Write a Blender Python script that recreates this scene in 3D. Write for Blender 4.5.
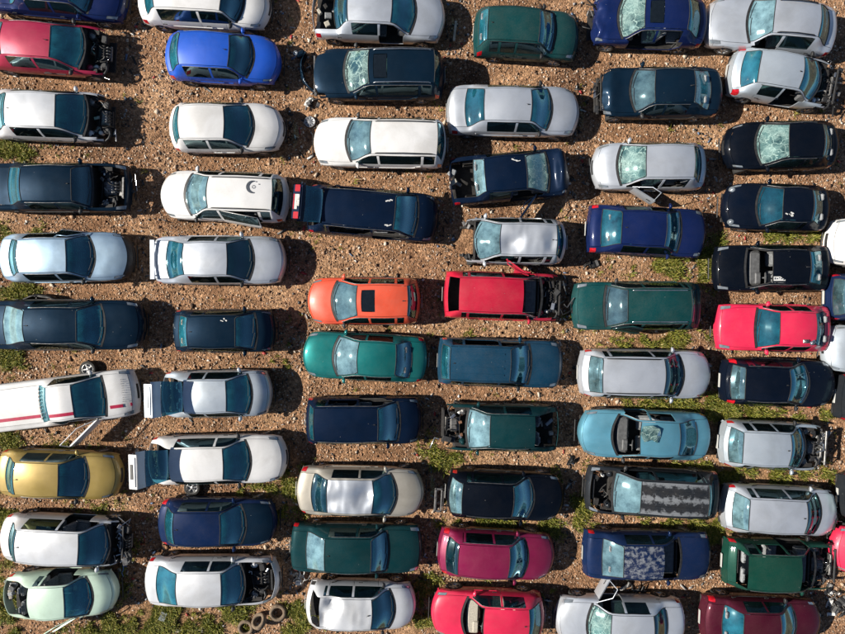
import bpy, math, random
import numpy as np
from mathutils import Vector, Matrix, noise

for _o in list(bpy.data.objects):
    bpy.data.objects.remove(_o)
scene = bpy.context.scene
COL = scene.collection
R = math.radians

# ------------------------------------------------------------------ camera
FOCAL = 587.0            # focal length in photograph pixels (845 wide)
CAM_H = 21.5             # drone height in metres
TILT = -14.0 / FOCAL     # a degree or so off plumb
cam_data = bpy.data.cameras.new("drone_camera")
cam = bpy.data.objects.new("drone_camera", cam_data)
COL.objects.link(cam)
cam.location = (0, 0, CAM_H)
cam.rotation_euler = (TILT, 0, 0)
cam_data.sensor_fit = 'HORIZONTAL'
cam_data.sensor_width = 36.0
cam_data.lens = 36.0 * FOCAL / 845.0
cam_data.clip_start = 0.1
cam_data.clip_end = 2000
scene.camera = cam

# ------------------------------------------------------------------ sky, sun, exposure
SUN_ELEV, SUN_SIDE = 35.0, 1.0
world = bpy.data.worlds.new("World")
scene.world = world
world.use_nodes = True
wn = world.node_tree.nodes
wl = world.node_tree.links
for n in list(wn):
    wn.remove(n)
sky = wn.new("ShaderNodeTexSky")
sky.sky_type = 'NISHITA'
sky.sun_disc = False
sky.air_density = 0.75
sky.dust_density = 0.3
sky.ozone_density = 2.0
sky.sun_elevation = R(SUN_ELEV)
sky.sun_rotation = R(-90 + SUN_SIDE)
bg = wn.new("ShaderNodeBackground")
bg.inputs['Strength'].default_value = 0.05
wout = wn.new("ShaderNodeOutputWorld")
wl.new(sky.outputs[0], bg.inputs[0])
wl.new(bg.outputs[0], wout.inputs[0])

sun_data = bpy.data.lights.new("sun", 'SUN')
sun_data.energy = 5.0
sun_data.angle = R(0.5)
sun_data.color = (1.0, 0.935, 0.83)
sun = bpy.data.objects.new("sun", sun_data)
COL.objects.link(sun)
sun.location = (-20, 2, 20)
_d = Vector((math.cos(R(SUN_ELEV)) * math.cos(R(SUN_SIDE)),
             -math.cos(R(SUN_ELEV)) * math.sin(R(SUN_SIDE)), -math.sin(R(SUN_ELEV))))
sun.rotation_euler = _d.to_track_quat('-Z', 'Y').to_euler()

vs = scene.view_settings
vs.view_transform = 'Standard'
vs.look = 'None'
vs.exposure = 0.70
vs.gamma = 1.0
scene.render.engine = 'CYCLES'


def pix(u, v, z=0.0):
    """photograph pixel -> world point at height z."""
    d = Vector(((u - 422.5) / FOCAL, -(v - 317.0) / FOCAL, -1.0))
    d = Matrix.Rotation(TILT, 3, 'X') @ d
    t = (z - CAM_H) / d.z
    return Vector((d.x * t, d.y * t, z))


# ------------------------------------------------------------------ materials
MATS = {}


def srgb(r, g, b):
    def f(c):
        c /= 255.0
        return c / 12.92 if c <= 0.04045 else ((c + 0.055) / 1.055) ** 2.4
    return (f(r), f(g), f(b))


def new_mat(name):
    m = bpy.data.materials.new(name)
    m.use_nodes = True
    nt = m.node_tree
    for n in list(nt.nodes):
        nt.nodes.remove(n)
    out = nt.nodes.new("ShaderNodeOutputMaterial")
    return m, nt, out


def N(nt, typ, **kw):
    n = nt.nodes.new(typ)
    for k, v in kw.items():
        if k in n.inputs:
            n.inputs[k].default_value = v
        else:
            setattr(n, k, v)
    return n


def ramp(nt, stops):
    n = nt.nodes.new("ShaderNodeValToRGB")
    e = n.color_ramp.elements
    while len(e) < len(stops):
        e.new(0.5)
    for k, (p, c) in enumerate(stops):
        e[k].position = p
        e[k].color = tuple(c) + (1,) if len(c) == 3 else c
    return n


def mixrgb(nt, fac, a, b, mode='MIX'):
    n = nt.nodes.new("ShaderNodeMix")
    n.data_type = 'RGBA'
    n.blend_type = mode
    for idx, val in ((0, fac), (6, a), (7, b)):
        if hasattr(val, 'links'):
            nt.links.new(val, n.inputs[idx])
        elif isinstance(val, (int, float)):
            n.inputs[idx].default_value = val
        else:
            n.inputs[idx].default_value = tuple(val) + (1,)
    return n.outputs[2]


def simple(name, col, rough=0.6, metal=0.0, var=0.25, scale=9.0, bump=0.0, coat=0.0):
    if name in MATS:
        return MATS[name]
    m, nt, out = new_mat(name)
    p = N(nt, "ShaderNodeBsdfPrincipled", Roughness=rough, Metallic=metal)
    p.inputs['Coat Weight'].default_value = coat
    tc = N(nt, "ShaderNodeTexCoord")
    nz = N(nt, "ShaderNodeTexNoise", Scale=scale, Detail=5.0)
    nt.links.new(tc.outputs['Object'], nz.inputs['Vector'])
    lo = tuple(c * (1 - var) for c in col)
    hi = tuple(min(1, c * (1 + var)) for c in col)
    rp = ramp(nt, [(0.3, lo), (0.7, hi)])
    nt.links.new(nz.outputs[0], rp.inputs[0])
    nt.links.new(rp.outputs[0], p.inputs['Base Color'])
    if bump:
        b = N(nt, "ShaderNodeBump", Strength=bump, Distance=0.02)
        nt.links.new(nz.outputs[0], b.inputs['Height'])
        nt.links.new(b.outputs[0], p.inputs['Normal'])
    nt.links.new(p.outputs[0], out.inputs[0])
    MATS[name] = m
    return m


DUST = (0.30, 0.24, 0.18)


def paint(name, col, metal=0.15, dust=0.10, worn=0, rough=0.38):
    """car paint: clear coat, thin uneven dust, faint scratches; worn = peeled lacquer."""
    key = "paint_%s_%d" % (name, worn)
    if key in MATS:
        return MATS[key]
    m, nt, out = new_mat(key)
    L = nt.links
    p = N(nt, "ShaderNodeBsdfPrincipled", Metallic=metal)
    p.inputs['Coat Weight'].default_value = 0.5 if max(col) > 0.06 else 0.3
    p.inputs['Coat Roughness'].default_value = 0.07
    p.inputs['Specular IOR Level'].default_value = 0.45 if max(col) > 0.2 else 0.05
    tc = N(nt, "ShaderNodeTexCoord")
    info = N(nt, "ShaderNodeObjectInfo")
    off = N(nt, "ShaderNodeVectorMath", operation='ADD')
    L.new(tc.outputs['Object'], off.inputs[0])
    L.new(info.outputs['Location'], off.inputs[1])
    big = N(nt, "ShaderNodeTexNoise", Scale=1.6, Detail=6.0, Roughness=0.65)
    fine = N(nt, "ShaderNodeTexNoise", Scale=26.0, Detail=4.0, Roughness=0.7)
    L.new(off.outputs[0], big.inputs['Vector'])
    L.new(off.outputs[0], fine.inputs['Vector'])
    mu = N(nt, "ShaderNodeMath", operation='MULTIPLY')
    L.new(big.outputs[0], mu.inputs[0])
    L.new(fine.outputs[0], mu.inputs[1])
    rp = ramp(nt, [(0.14, (0, 0, 0)), (0.42, (1, 1, 1))])
    L.new(mu.outputs[0], rp.inputs[0])
    sc = N(nt, "ShaderNodeMath", operation='MULTIPLY')
    sc.inputs[1].default_value = dust
    L.new(rp.outputs[0], sc.inputs[0])
    base = mixrgb(nt, sc.outputs[0], col, DUST)
    fade = N(nt, "ShaderNodeTexNoise", Scale=0.9, Detail=7.0, Roughness=0.6, Distortion=0.4)
    L.new(off.outputs[0], fade.inputs['Vector'])
    fr_ = ramp(nt, [(0.36, (0.80, 0.79, 0.77)), (0.55, (1, 1, 1)), (0.74, (1.10, 1.09, 1.08))])
    L.new(fade.outputs[0], fr_.inputs[0])
    base = mixrgb(nt, 0.8, base, fr_.outputs[0], 'MULTIPLY')
    # bird droppings / chips: sparse pale specks
    vo = N(nt, "ShaderNodeTexVoronoi", Scale=5.0)
    L.new(off.outputs[0], vo.inputs['Vector'])
    lt = N(nt, "ShaderNodeMath", operation='LESS_THAN')
    lt.inputs[1].default_value = 0.045
    L.new(vo.outputs['Distance'], lt.inputs[0])
    gt = N(nt, "ShaderNodeMath", operation='GREATER_THAN')
    gt.inputs[1].default_value = 0.62
    sx = N(nt, "ShaderNodeSeparateXYZ")
    L.new(vo.outputs['Color'], sx.inputs[0])
    L.new(sx.outputs[0], gt.inputs[0])
    sp = N(nt, "ShaderNodeMath", operation='MULTIPLY')
    L.new(lt.outputs[0], sp.inputs[0])
    L.new(gt.outputs[0], sp.inputs[1])
    spm = N(nt, "ShaderNodeMath", operation='MULTIPLY')
    spm.inputs[1].default_value = 0.45
    L.new(sp.outputs[0], spm.inputs[0])
    base = mixrgb(nt, spm.outputs[0], base, (0.5, 0.48, 0.43))
    rg = N(nt, "ShaderNodeMapRange")
    rg.inputs['To Min'].default_value = rough - 0.10
    rg.inputs['To Max'].default_value = rough + 0.22
    L.new(big.outputs[0], rg.inputs['Value'])
    L.new(rg.outputs[0], p.inputs['Roughness'])
    if worn:
        wn1 = N(nt, "ShaderNodeTexNoise", Scale=6.5 if worn == 2 else 5.5, Detail=9.0, Roughness=0.68, Distortion=0.25)
        L.new(off.outputs[0], wn1.inputs['Vector'])
        val = wn1.outputs[0]
        if worn == 1:      # lacquer has gone along the raised ribs and the roof edges
            sep = N(nt, "ShaderNodeSeparateXYZ")
            L.new(tc.outputs['Object'], sep.inputs[0])
            ab = N(nt, "ShaderNodeMath", operation='ABSOLUTE')
            L.new(sep.outputs[1], ab.inputs[0])
            w1 = N(nt, "ShaderNodeMath", operation='SUBTRACT')
            w1.inputs[1].default_value = 0.27
            L.new(ab.outputs[0], w1.inputs[0])
            w2 = N(nt, "ShaderNodeMath", operation='ABSOLUTE')
            L.new(w1.outputs[0], w2.inputs[0])
            w3 = N(nt, "ShaderNodeMath", operation='MULTIPLY_ADD')
            w3.inputs[1].default_value = 1.25
            w3.inputs[2].default_value = -0.19
            L.new(w2.outputs[0], w3.inputs[0])
            ad = N(nt, "ShaderNodeMath", operation='ADD')
            L.new(val, ad.inputs[0])
            L.new(w3.outputs[0], ad.inputs[1])
            val = ad.outputs[0]
        wr = ramp(nt, [(0.47, (0, 0, 0)), (0.52, (.45, .45, .45)), (0.60, (1, 1, 1))])
        L.new(val, wr.inputs[0])
        wf = N(nt, "ShaderNodeMath", operation='MULTIPLY')
        wf.inputs[1].default_value = 0.72
        L.new(wr.outputs[0], wf.inputs[0])
        base = mixrgb(nt, wf.outputs[0], base, (0.25, 0.265, 0.285))
        cw = N(nt, "ShaderNodeMath", operation='MULTIPLY_ADD')
        cw.inputs[1].default_value = -0.65
        cw.inputs[2].default_value = 0.65
        L.new(wr.outputs[0], cw.inputs[0])
        L.new(cw.outputs[0], p.inputs['Coat Weight'])
    L.new(base, p.inputs['Base Color'])
    bp = N(nt, "ShaderNodeBump", Strength=0.12, Distance=0.01)
    L.new(big.outputs[0], bp.inputs['Height'])
    L.new(bp.outputs[0], p.inputs['Normal'])
    L.new(p.outputs[0], out.inputs[0])
    MATS[key] = m
    return m


def glass(name, tint=(0.30, 0.50, 0.52), sky_dust=(0.10, 0.34, 0.38), sky_dust_amt=0.16, crack=False):
    if name in MATS:
        return MATS[name]
    m, nt, out = new_mat(name)
    L = nt.links
    tr = N(nt, "ShaderNodeBsdfTransparent")
    tr.inputs[0].default_value = tint + (1,)
    gl = N(nt, "ShaderNodeBsdfGlossy")
    gl.inputs['Color'].default_value = (0.70, 0.97, 1.0, 1)
    gl.inputs['Roughness'].default_value = 0.05
    df = N(nt, "ShaderNodeBsdfDiffuse")  # diffuse teal layer: dust plus sky reflection put into the colour
    tc = N(nt, "ShaderNodeTexCoord")
    info = N(nt, "ShaderNodeObjectInfo")
    off = N(nt, "ShaderNodeVectorMath", operation='ADD')
    L.new(tc.outputs['Object'], off.inputs[0])
    L.new(info.outputs['Location'], off.inputs[1])
    nz = N(nt, "ShaderNodeTexNoise", Scale=2.0, Detail=7.0, Roughness=0.72)
    L.new(off.outputs[0], nz.inputs['Vector'])
    fr = N(nt, "ShaderNodeLayerWeight", Blend=0.32)
    mr = N(nt, "ShaderNodeMapRange")
    mr.inputs['To Min'].default_value = 0.15
    mr.inputs['To Max'].default_value = 0.75
    L.new(fr.outputs['Fresnel'], mr.inputs['Value'])
    fm = N(nt, "ShaderNodeMapRange")
    fm.inputs['From Min'].default_value = 0.3
    fm.inputs['From Max'].default_value = 0.75
    fm.inputs['To Min'].default_value = sky_dust_amt * 0.25
    fm.inputs['To Max'].default_value = sky_dust_amt * 2.1
    L.new(nz.outputs[0], fm.inputs['Value'])
    df.inputs[0].default_value = sky_dust + (1,)
    rv = N(nt, "ShaderNodeMapRange")  # layer strength differs per pane, imitating varied sky reflections
    rv.inputs['To Min'].default_value = 0.35
    rv.inputs['To Max'].default_value = 1.9
    L.new(info.outputs['Random'], rv.inputs['Value'])
    fv = N(nt, "ShaderNodeMath", operation='MULTIPLY')
    L.new(fm.outputs[0], fv.inputs[0])
    L.new(rv.outputs[0], fv.inputs[1])
    m1 = N(nt, "ShaderNodeMixShader")
    L.new(fv.outputs[0], m1.inputs[0])
    L.new(tr.outputs[0], m1.inputs[1])
    L.new(df.outputs[0], m1.inputs[2])
    m2 = N(nt, "ShaderNodeMixShader")
    L.new(mr.outputs[0], m2.inputs[0])
    L.new(m1.outputs[0], m2.inputs[1])
    L.new(gl.outputs[0], m2.inputs[2])
    last = m2
    if crack:
        wob = N(nt, "ShaderNodeTexNoise", Scale=2.5, Detail=4.0)
        L.new(off.outputs[0], wob.inputs['Vector'])
        wadd = mixrgb(nt, 0.45, off.outputs[0], wob.outputs['Color'], 'ADD')
        v1 = N(nt, "ShaderNodeTexVoronoi", Scale=3.4, feature='DISTANCE_TO_EDGE')
        L.new(wadd, v1.inputs['Vector'])
        v2 = N(nt, "ShaderNodeTexVoronoi", Scale=13.0, feature='DISTANCE_TO_EDGE')
        L.new(wadd, v2.inputs['Vector'])
        r1 = ramp(nt, [(0.0, (0.9, 0.9, 0.9)), (0.035, (0, 0, 0))])
        L.new(v1.outputs['Distance'], r1.inputs[0])
        r2 = ramp(nt, [(0.0, (0.6, 0.6, 0.6)), (0.07, (0.0, 0.0, 0.0))])
        L.new(v2.outputs['Distance'], r2.inputs[0])
        cl = N(nt, "ShaderNodeTexNoise", Scale=2.2, Detail=5.0, Roughness=0.7)
        L.new(off.outputs[0], cl.inputs['Vector'])
        rc = ramp(nt, [(0.40, (0.0, 0.0, 0.0)), (0.68, (1, 1, 1))])
        L.new(cl.outputs[0], rc.inputs[0])
        frost = mixrgb(nt, 1.0, r2.outputs[0], rc.outputs[0], 'MULTIPLY')
        fadd = mixrgb(nt, 0.45, frost, rc.outputs[0], 'ADD')
        mx = N(nt, "ShaderNodeMath", operation='MAXIMUM')
        L.new(r1.outputs[0], mx.inputs[0])
        L.new(fadd, mx.inputs[1])
        d2 = N(nt, "ShaderNodeBsdfDiffuse")
        d2.inputs[0].default_value = (0.55, 0.72, 0.66, 1)
        m3 = N(nt, "ShaderNodeMixShader")
        mm = N(nt, "ShaderNodeMath", operation='MULTIPLY')
        mm.inputs[1].default_value = 0.62
        L.new(mx.outputs[0], mm.inputs[0])
        L.new(mm.outputs[0], m3.inputs[0])
        L.new(m2.outputs[0], m3.inputs[1])
        L.new(d2.outputs[0], m3.inputs[2])
        last = m3
    L.new(last.outputs[0], out.inputs[0])
    MATS[name] = m
    return m


GLASS = glass("window_glass", (0.30, 0.60, 0.68), (0.04, 0.30, 0.40), 0.15)
GLASS_SIDE = glass("side_glass", (0.16, 0.24, 0.26), (0.05, 0.10, 0.11), 0.05)
GLASS_DARK = glass("dark_glass", (0.07, 0.17, 0.21), (0.02, 0.10, 0.14), 0.12)
GLASS_PALE = glass("pale_glass", (0.26, 0.48, 0.52), (0.25, 0.42, 0.47), 0.30)  # dust and pale sky reflections both painted into this glass
GLASS_CRACK = glass("cracked_glass", (0.35, 0.5, 0.48), (0.2, 0.42, 0.4), 0.15, crack=True)
SUNGLASS = simple("sunroof_glass", (0.006, 0.009, 0.012), 0.08, 0.0, var=0.2, coat=0.6)
RUBBER = simple("rubber", (0.022, 0.021, 0.020), 0.85, var=0.4, bump=0.2)
TRIM = simple("black_trim", (0.018, 0.018, 0.019), 0.55, var=0.5)
CHASSIS = simple("underbody", (0.02, 0.018, 0.017), 0.8, var=0.5)
CABIN = simple("cabin_fabric", (0.24, 0.25, 0.26), 0.9, var=0.35, scale=30)
CABIN_PALE = simple("cabin_beige", (0.40, 0.37, 0.31), 0.9, var=0.25, scale=30)
DASH = simple("dash_plastic", (0.09, 0.092, 0.095), 0.6, var=0.3)
RIM = simple("rim_alloy", (0.42, 0.42, 0.42), 0.38, 0.8, var=0.25)
STEEL = simple("bare_steel", (0.20, 0.195, 0.19), 0.45, 0.7, var=0.4, bump=0.3)
ALLOY = simple("cast_alloy", (0.20, 0.195, 0.185), 0.5, 0.55, var=0.45, bump=0.4)
RUST = simple("rusty_metal", (0.16, 0.08, 0.045), 0.8, 0.2, var=0.5, bump=0.5)
CHROME = simple("chrome", (0.50, 0.51, 0.52), 0.18, 0.9, var=0.2)
LAMP = simple("headlamp_lens", (0.27, 0.30, 0.32), 0.10, 0.5, var=0.3, scale=6, coat=1.0)
TAIL = simple("tail_lens", (0.42, 0.008, 0.016), 0.2, 0.0, var=0.25, coat=1.0)
PLATE_W = simple("plate_white", (0.42, 0.42, 0.40), 0.4, var=0.1)
PLATE_Y = simple("plate_yellow", (0.62, 0.46, 0.06), 0.4, var=0.1)
WHITEP = simple("white_plastic", (0.55, 0.55, 0.53), 0.5, var=0.12)
BLUEP = simple("blue_plastic", (0.05, 0.12, 0.3), 0.5)
WOOD = simple("grey_wood", (0.50, 0.44, 0.35), 0.85, var=0.3, bump=0.4)
STRIPE = simple("crimson_stripe", (0.36, 0.012, 0.05), 0.4, var=0.15)
INK = simple("dark_ink", (0.04, 0.05, 0.07), 0.6)


# ------------------------------------------------------------------ mesh helpers
def link(o, parent=None):
    COL.objects.link(o)
    if parent is not None:
        o.parent = parent
    return o


def mesh_obj(name, verts, faces, mat, parent=None, smooth=None):
    me = bpy.data.meshes.new(name)
    me.from_pydata(verts, [], faces)
    if mat is not None:
        me.materials.append(mat)
    if smooth is not None:
        me.polygons.foreach_set("use_smooth", smooth)
    me.update()
    return link(bpy.data.objects.new(name, me), parent)


def inst(name, me, parent, mat_=None, loc=(0, 0, 0), rot=(0, 0, 0), scale=(1, 1, 1)):
    o = bpy.data.objects.new(name, me)
    o.location, o.rotation_euler, o.scale = loc, rot, scale
    link(o, parent)
    if mat_ is not None:
        o.material_slots[0].link = 'OBJECT'
        o.material_slots[0].material = mat_
    return o


class MB:
    """collects shapes into one mesh"""
    def __init__(s):
        s.v, s.f, s.s = [], [], []

    def add(s, v, f, smooth=False, M=None):
        b = len(s.v)
        if M is not None:
            v = [M @ Vector(p) for p in v]
        s.v += [tuple(p) for p in v]
        s.f += [tuple(i + b for i in q) for q in f]
        s.s += [smooth] * len(f)
        return s

    def box(s, c, d, bev=0.0, M=None, taper=1.0):
        """box centre c, size d, with chamfered edges when bev is set"""
        hx, hy, hz = d[0] / 2, d[1] / 2, d[2] / 2
        bev = min(bev, hx * .9, hy * .9, hz * .9)
        if bev <= 0:
            v = [(c[0] + sx * hx * (taper if sz > 0 else 1), c[1] + sy * hy * (taper if sz > 0 else 1), c[2] + sz * hz)
                 for sz in (-1, 1) for sx, sy in ((-1, -1), (1, -1), (1, 1), (-1, 1))]
            f = [(3, 2, 1, 0), (4, 5, 6, 7), (0, 1, 5, 4), (1, 2, 6, 5), (2, 3, 7, 6), (3, 0, 4, 7)]
            return s.add(v, f, False, M)
        v = []
        rings = [(-hz, bev), (-hz + bev, 0), (hz - bev, 0), (hz, bev)]
        for z, ins in rings:
            t = taper if z > 0 else 1
            x, y = (hx - ins) * t, (hy - ins) * t
            b = bev * 0.7
            for px, py in ((-x + b, -y), (x - b, -y), (x, -y + b), (x, y - b), (x - b, y), (-x + b, y), (-x, y - b), (-x, -y + b)):
                v.append((c[0] + px, c[1] + py, c[2] + z))
        f = [tuple(range(7, -1, -1)), tuple(range(24, 32))]
        for k in range(3):
            for q in range(8):
                a, b2 = k * 8 + q, k * 8 + (q + 1) % 8
                f.append((a, b2, b2 + 8, a + 8))
        return s.add(v, f, False, M)

    def tube(s, pts, r, n=8, cap=True):
        pts = [Vector(p) for p in pts]
        rr = r if isinstance(r, (list, tuple)) else [r] * len(pts)
        v, f = [], []
        for k, p in enumerate(pts):
            t = (pts[min(k + 1, len(pts) - 1)] - pts[max(k - 1, 0)]).normalized()
            a = t.cross(Vector((0, 0, 1)))
            if a.length < 1e-3:
                a = t.cross(Vector((1, 0, 0)))
            a.normalize()
            b = t.cross(a)
            for q in range(n):
                an = 2 * math.pi * q / n
                v.append(p + (a * math.cos(an) + b * math.sin(an)) * rr[k])
        for k in range(len(pts) - 1):
            for q in range(n):
                a0, a1 = k * n + q, k * n + (q + 1) % n
                f.append((a0, a1, a1 + n, a0 + n))
        s.add(v, f, True)
        if cap:
            m = (len(pts) - 1) * n
            s.add(v[:n], [tuple(range(n))]).add(v[m:], [tuple(range(n - 1, -1, -1))])
        return s

    def lathe(s, prof, n=20, M=None, close=False):
        """prof: (radius, axial) pairs, axis = z"""
        v, f = [], []
        for r, z in prof:
            for q in range(n):
                an = 2 * math.pi * q / n
                v.append((r * math.cos(an), r * math.sin(an), z))
        m = len(prof)
        for k in range(m if close else m - 1):
            for q in range(n):
                a0, a1 = k * n + q, k * n + (q + 1) % n
                b0, b1 = ((k + 1) % m) * n + q, ((k + 1) % m) * n + (q + 1) % n
                f.append((a0, a1, b1, b0))
        return s.add(v, f, True, M)

    def mesh(s, name, mat):
        me = bpy.data.meshes.new(name)
        me.from_pydata(s.v, [], s.f)
        me.materials.append(mat)
        me.polygons.foreach_set("use_smooth", s.s)
        me.update()
        return me

    def build(s, name, mat, parent=None):
        return link(bpy.data.objects.new(name, s.mesh(name, mat)), parent)


def tag(o, label, cat, group=None, kind=None):
    if label:
        o["label"] = label
    if cat:
        o["category"] = cat
    if group:
        o["group"] = group
    if kind:
        o["kind"] = kind
    return o


def thing(name, label, cat, loc, rz=0.0, group=None):
    o = bpy.data.objects.new(name, None)
    o.empty_display_size = 0.3
    o.location = loc
    o.rotation_euler = (0, 0, rz)
    link(o)
    return tag(o, label, cat, group)


def pchip(xs, ys):
    xs = np.array(xs, float)
    ys = np.array(ys, float)
    h = np.diff(xs)
    h[h < 1e-4] = 1e-4
    d = np.diff(ys) / h
    m = np.zeros(len(xs))
    m[0], m[-1] = d[0], d[-1]
    for k in range(1, len(xs) - 1):
        if d[k - 1] * d[k] > 0:
            w1, w2 = 2 * h[k] + h[k - 1], h[k] + 2 * h[k - 1]
            m[k] = (w1 + w2) / (w1 / d[k - 1] + w2 / d[k])

    def f(x):
        x = np.clip(np.asarray(x, float), xs[0], xs[-1])
        k = np.clip(np.searchsorted(xs, x, side='right') - 1, 0, len(xs) - 2)
        t = (x - xs[k]) / h[k]
        return ((1 + 2 * t) * (1 - t) ** 2 * ys[k] + t * (1 - t) ** 2 * h[k] * m[k]
                + t * t * (3 - 2 * t) * ys[k + 1] + t * t * (t - 1) * h[k] * m[k + 1])
    return f
# ------------------------------------------------------------------ the ground
CAR_RECTS = []          # (x, y, half length, half width, angle) filled by the car table


def fbm(x, y, s, seed=0.0):
    return noise.fractal(Vector((x * s + seed, y * s - seed, seed * 1.7)), 1.0, 2.0, 4)


# weed patches seen between the rows: pixel x, y, radius x, radius y, strength
GRASS = [(8, 150, 26, 12, .9), (18, 237, 30, 9, .9), (14, 292, 28, 9, .9), (4, 352, 20, 18, 1), (6, 440, 14, 10, .7),
         (4, 520, 12, 26, .9), (6, 610, 20, 30, .8), (120, 626, 40, 14, 1.1), (160, 618, 26, 18, 1.2), (205, 628, 40, 12, .9),
         (235, 612, 24, 10, .7), (300, 622, 16, 18, .9), (285, 492, 20, 20, 1), (276, 362, 14, 8, .4),
         (728, 408, 34, 15, 1.25), (738, 418, 22, 14, 1.1), (665, 402, 40, 7, .6), (712, 474, 30, 12, 1), (768, 478, 40, 8, .8),
         (668, 266, 34, 9, .9), (705, 275, 12, 22, .6), (672, 340, 36, 7, .8), (640, 345, 20, 6, .5), (722, 250, 12, 14, .5),
         (710, 528, 24, 14, 1), (680, 522, 20, 8, .7), (655, 524, 20, 6, .5), (585, 508, 14, 14, .7), (588, 525, 18, 6, .5),
         (456, 450, 26, 14, .55), (520, 522, 40, 6, .6), (550, 530, 20, 8, .5), (480, 524, 30, 6, .5), (438, 462, 18, 10, .4),
         (418, 618, 16, 20, 1), (425, 580, 10, 10, .5), (815, 420, 16, 10, .7), (830, 408, 10, 8, .7), (800, 236, 20, 8, .5),
         (596, 322, 30, 6, .5), (642, 470, 30, 6, .4), (560, 470, 16, 10, .3), (448, 332, 26, 7, .35), (60, 445, 30, 6, .35),
         (246, 488, 16, 12, .35), (830, 470, 14, 10, .3), (760, 236, 24, 8, .35), (420, 166, 14, 10, .3), (100, 560, 30, 60, .35)]
GW = []
for (u, v, a, b, s) in GRASS:
    p = pix(u, v, 0)
    GW.append((p.x, p.y, a / 27.3, b / 27.3, s))


def weed(x, y):
    w = 0.0
    for (gx, gy, ax, ay, s) in GW:
        d = ((x - gx) / ax) ** 2 + ((y - gy) / ay) ** 2
        if d < 6:
            w += s * math.exp(-d)
    return w


def gz(x, y):
    return 0.022 * fbm(x, y, 0.55, 3.1) + 0.008 * fbm(x, y, 2.3, 7.7) - 0.012


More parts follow.
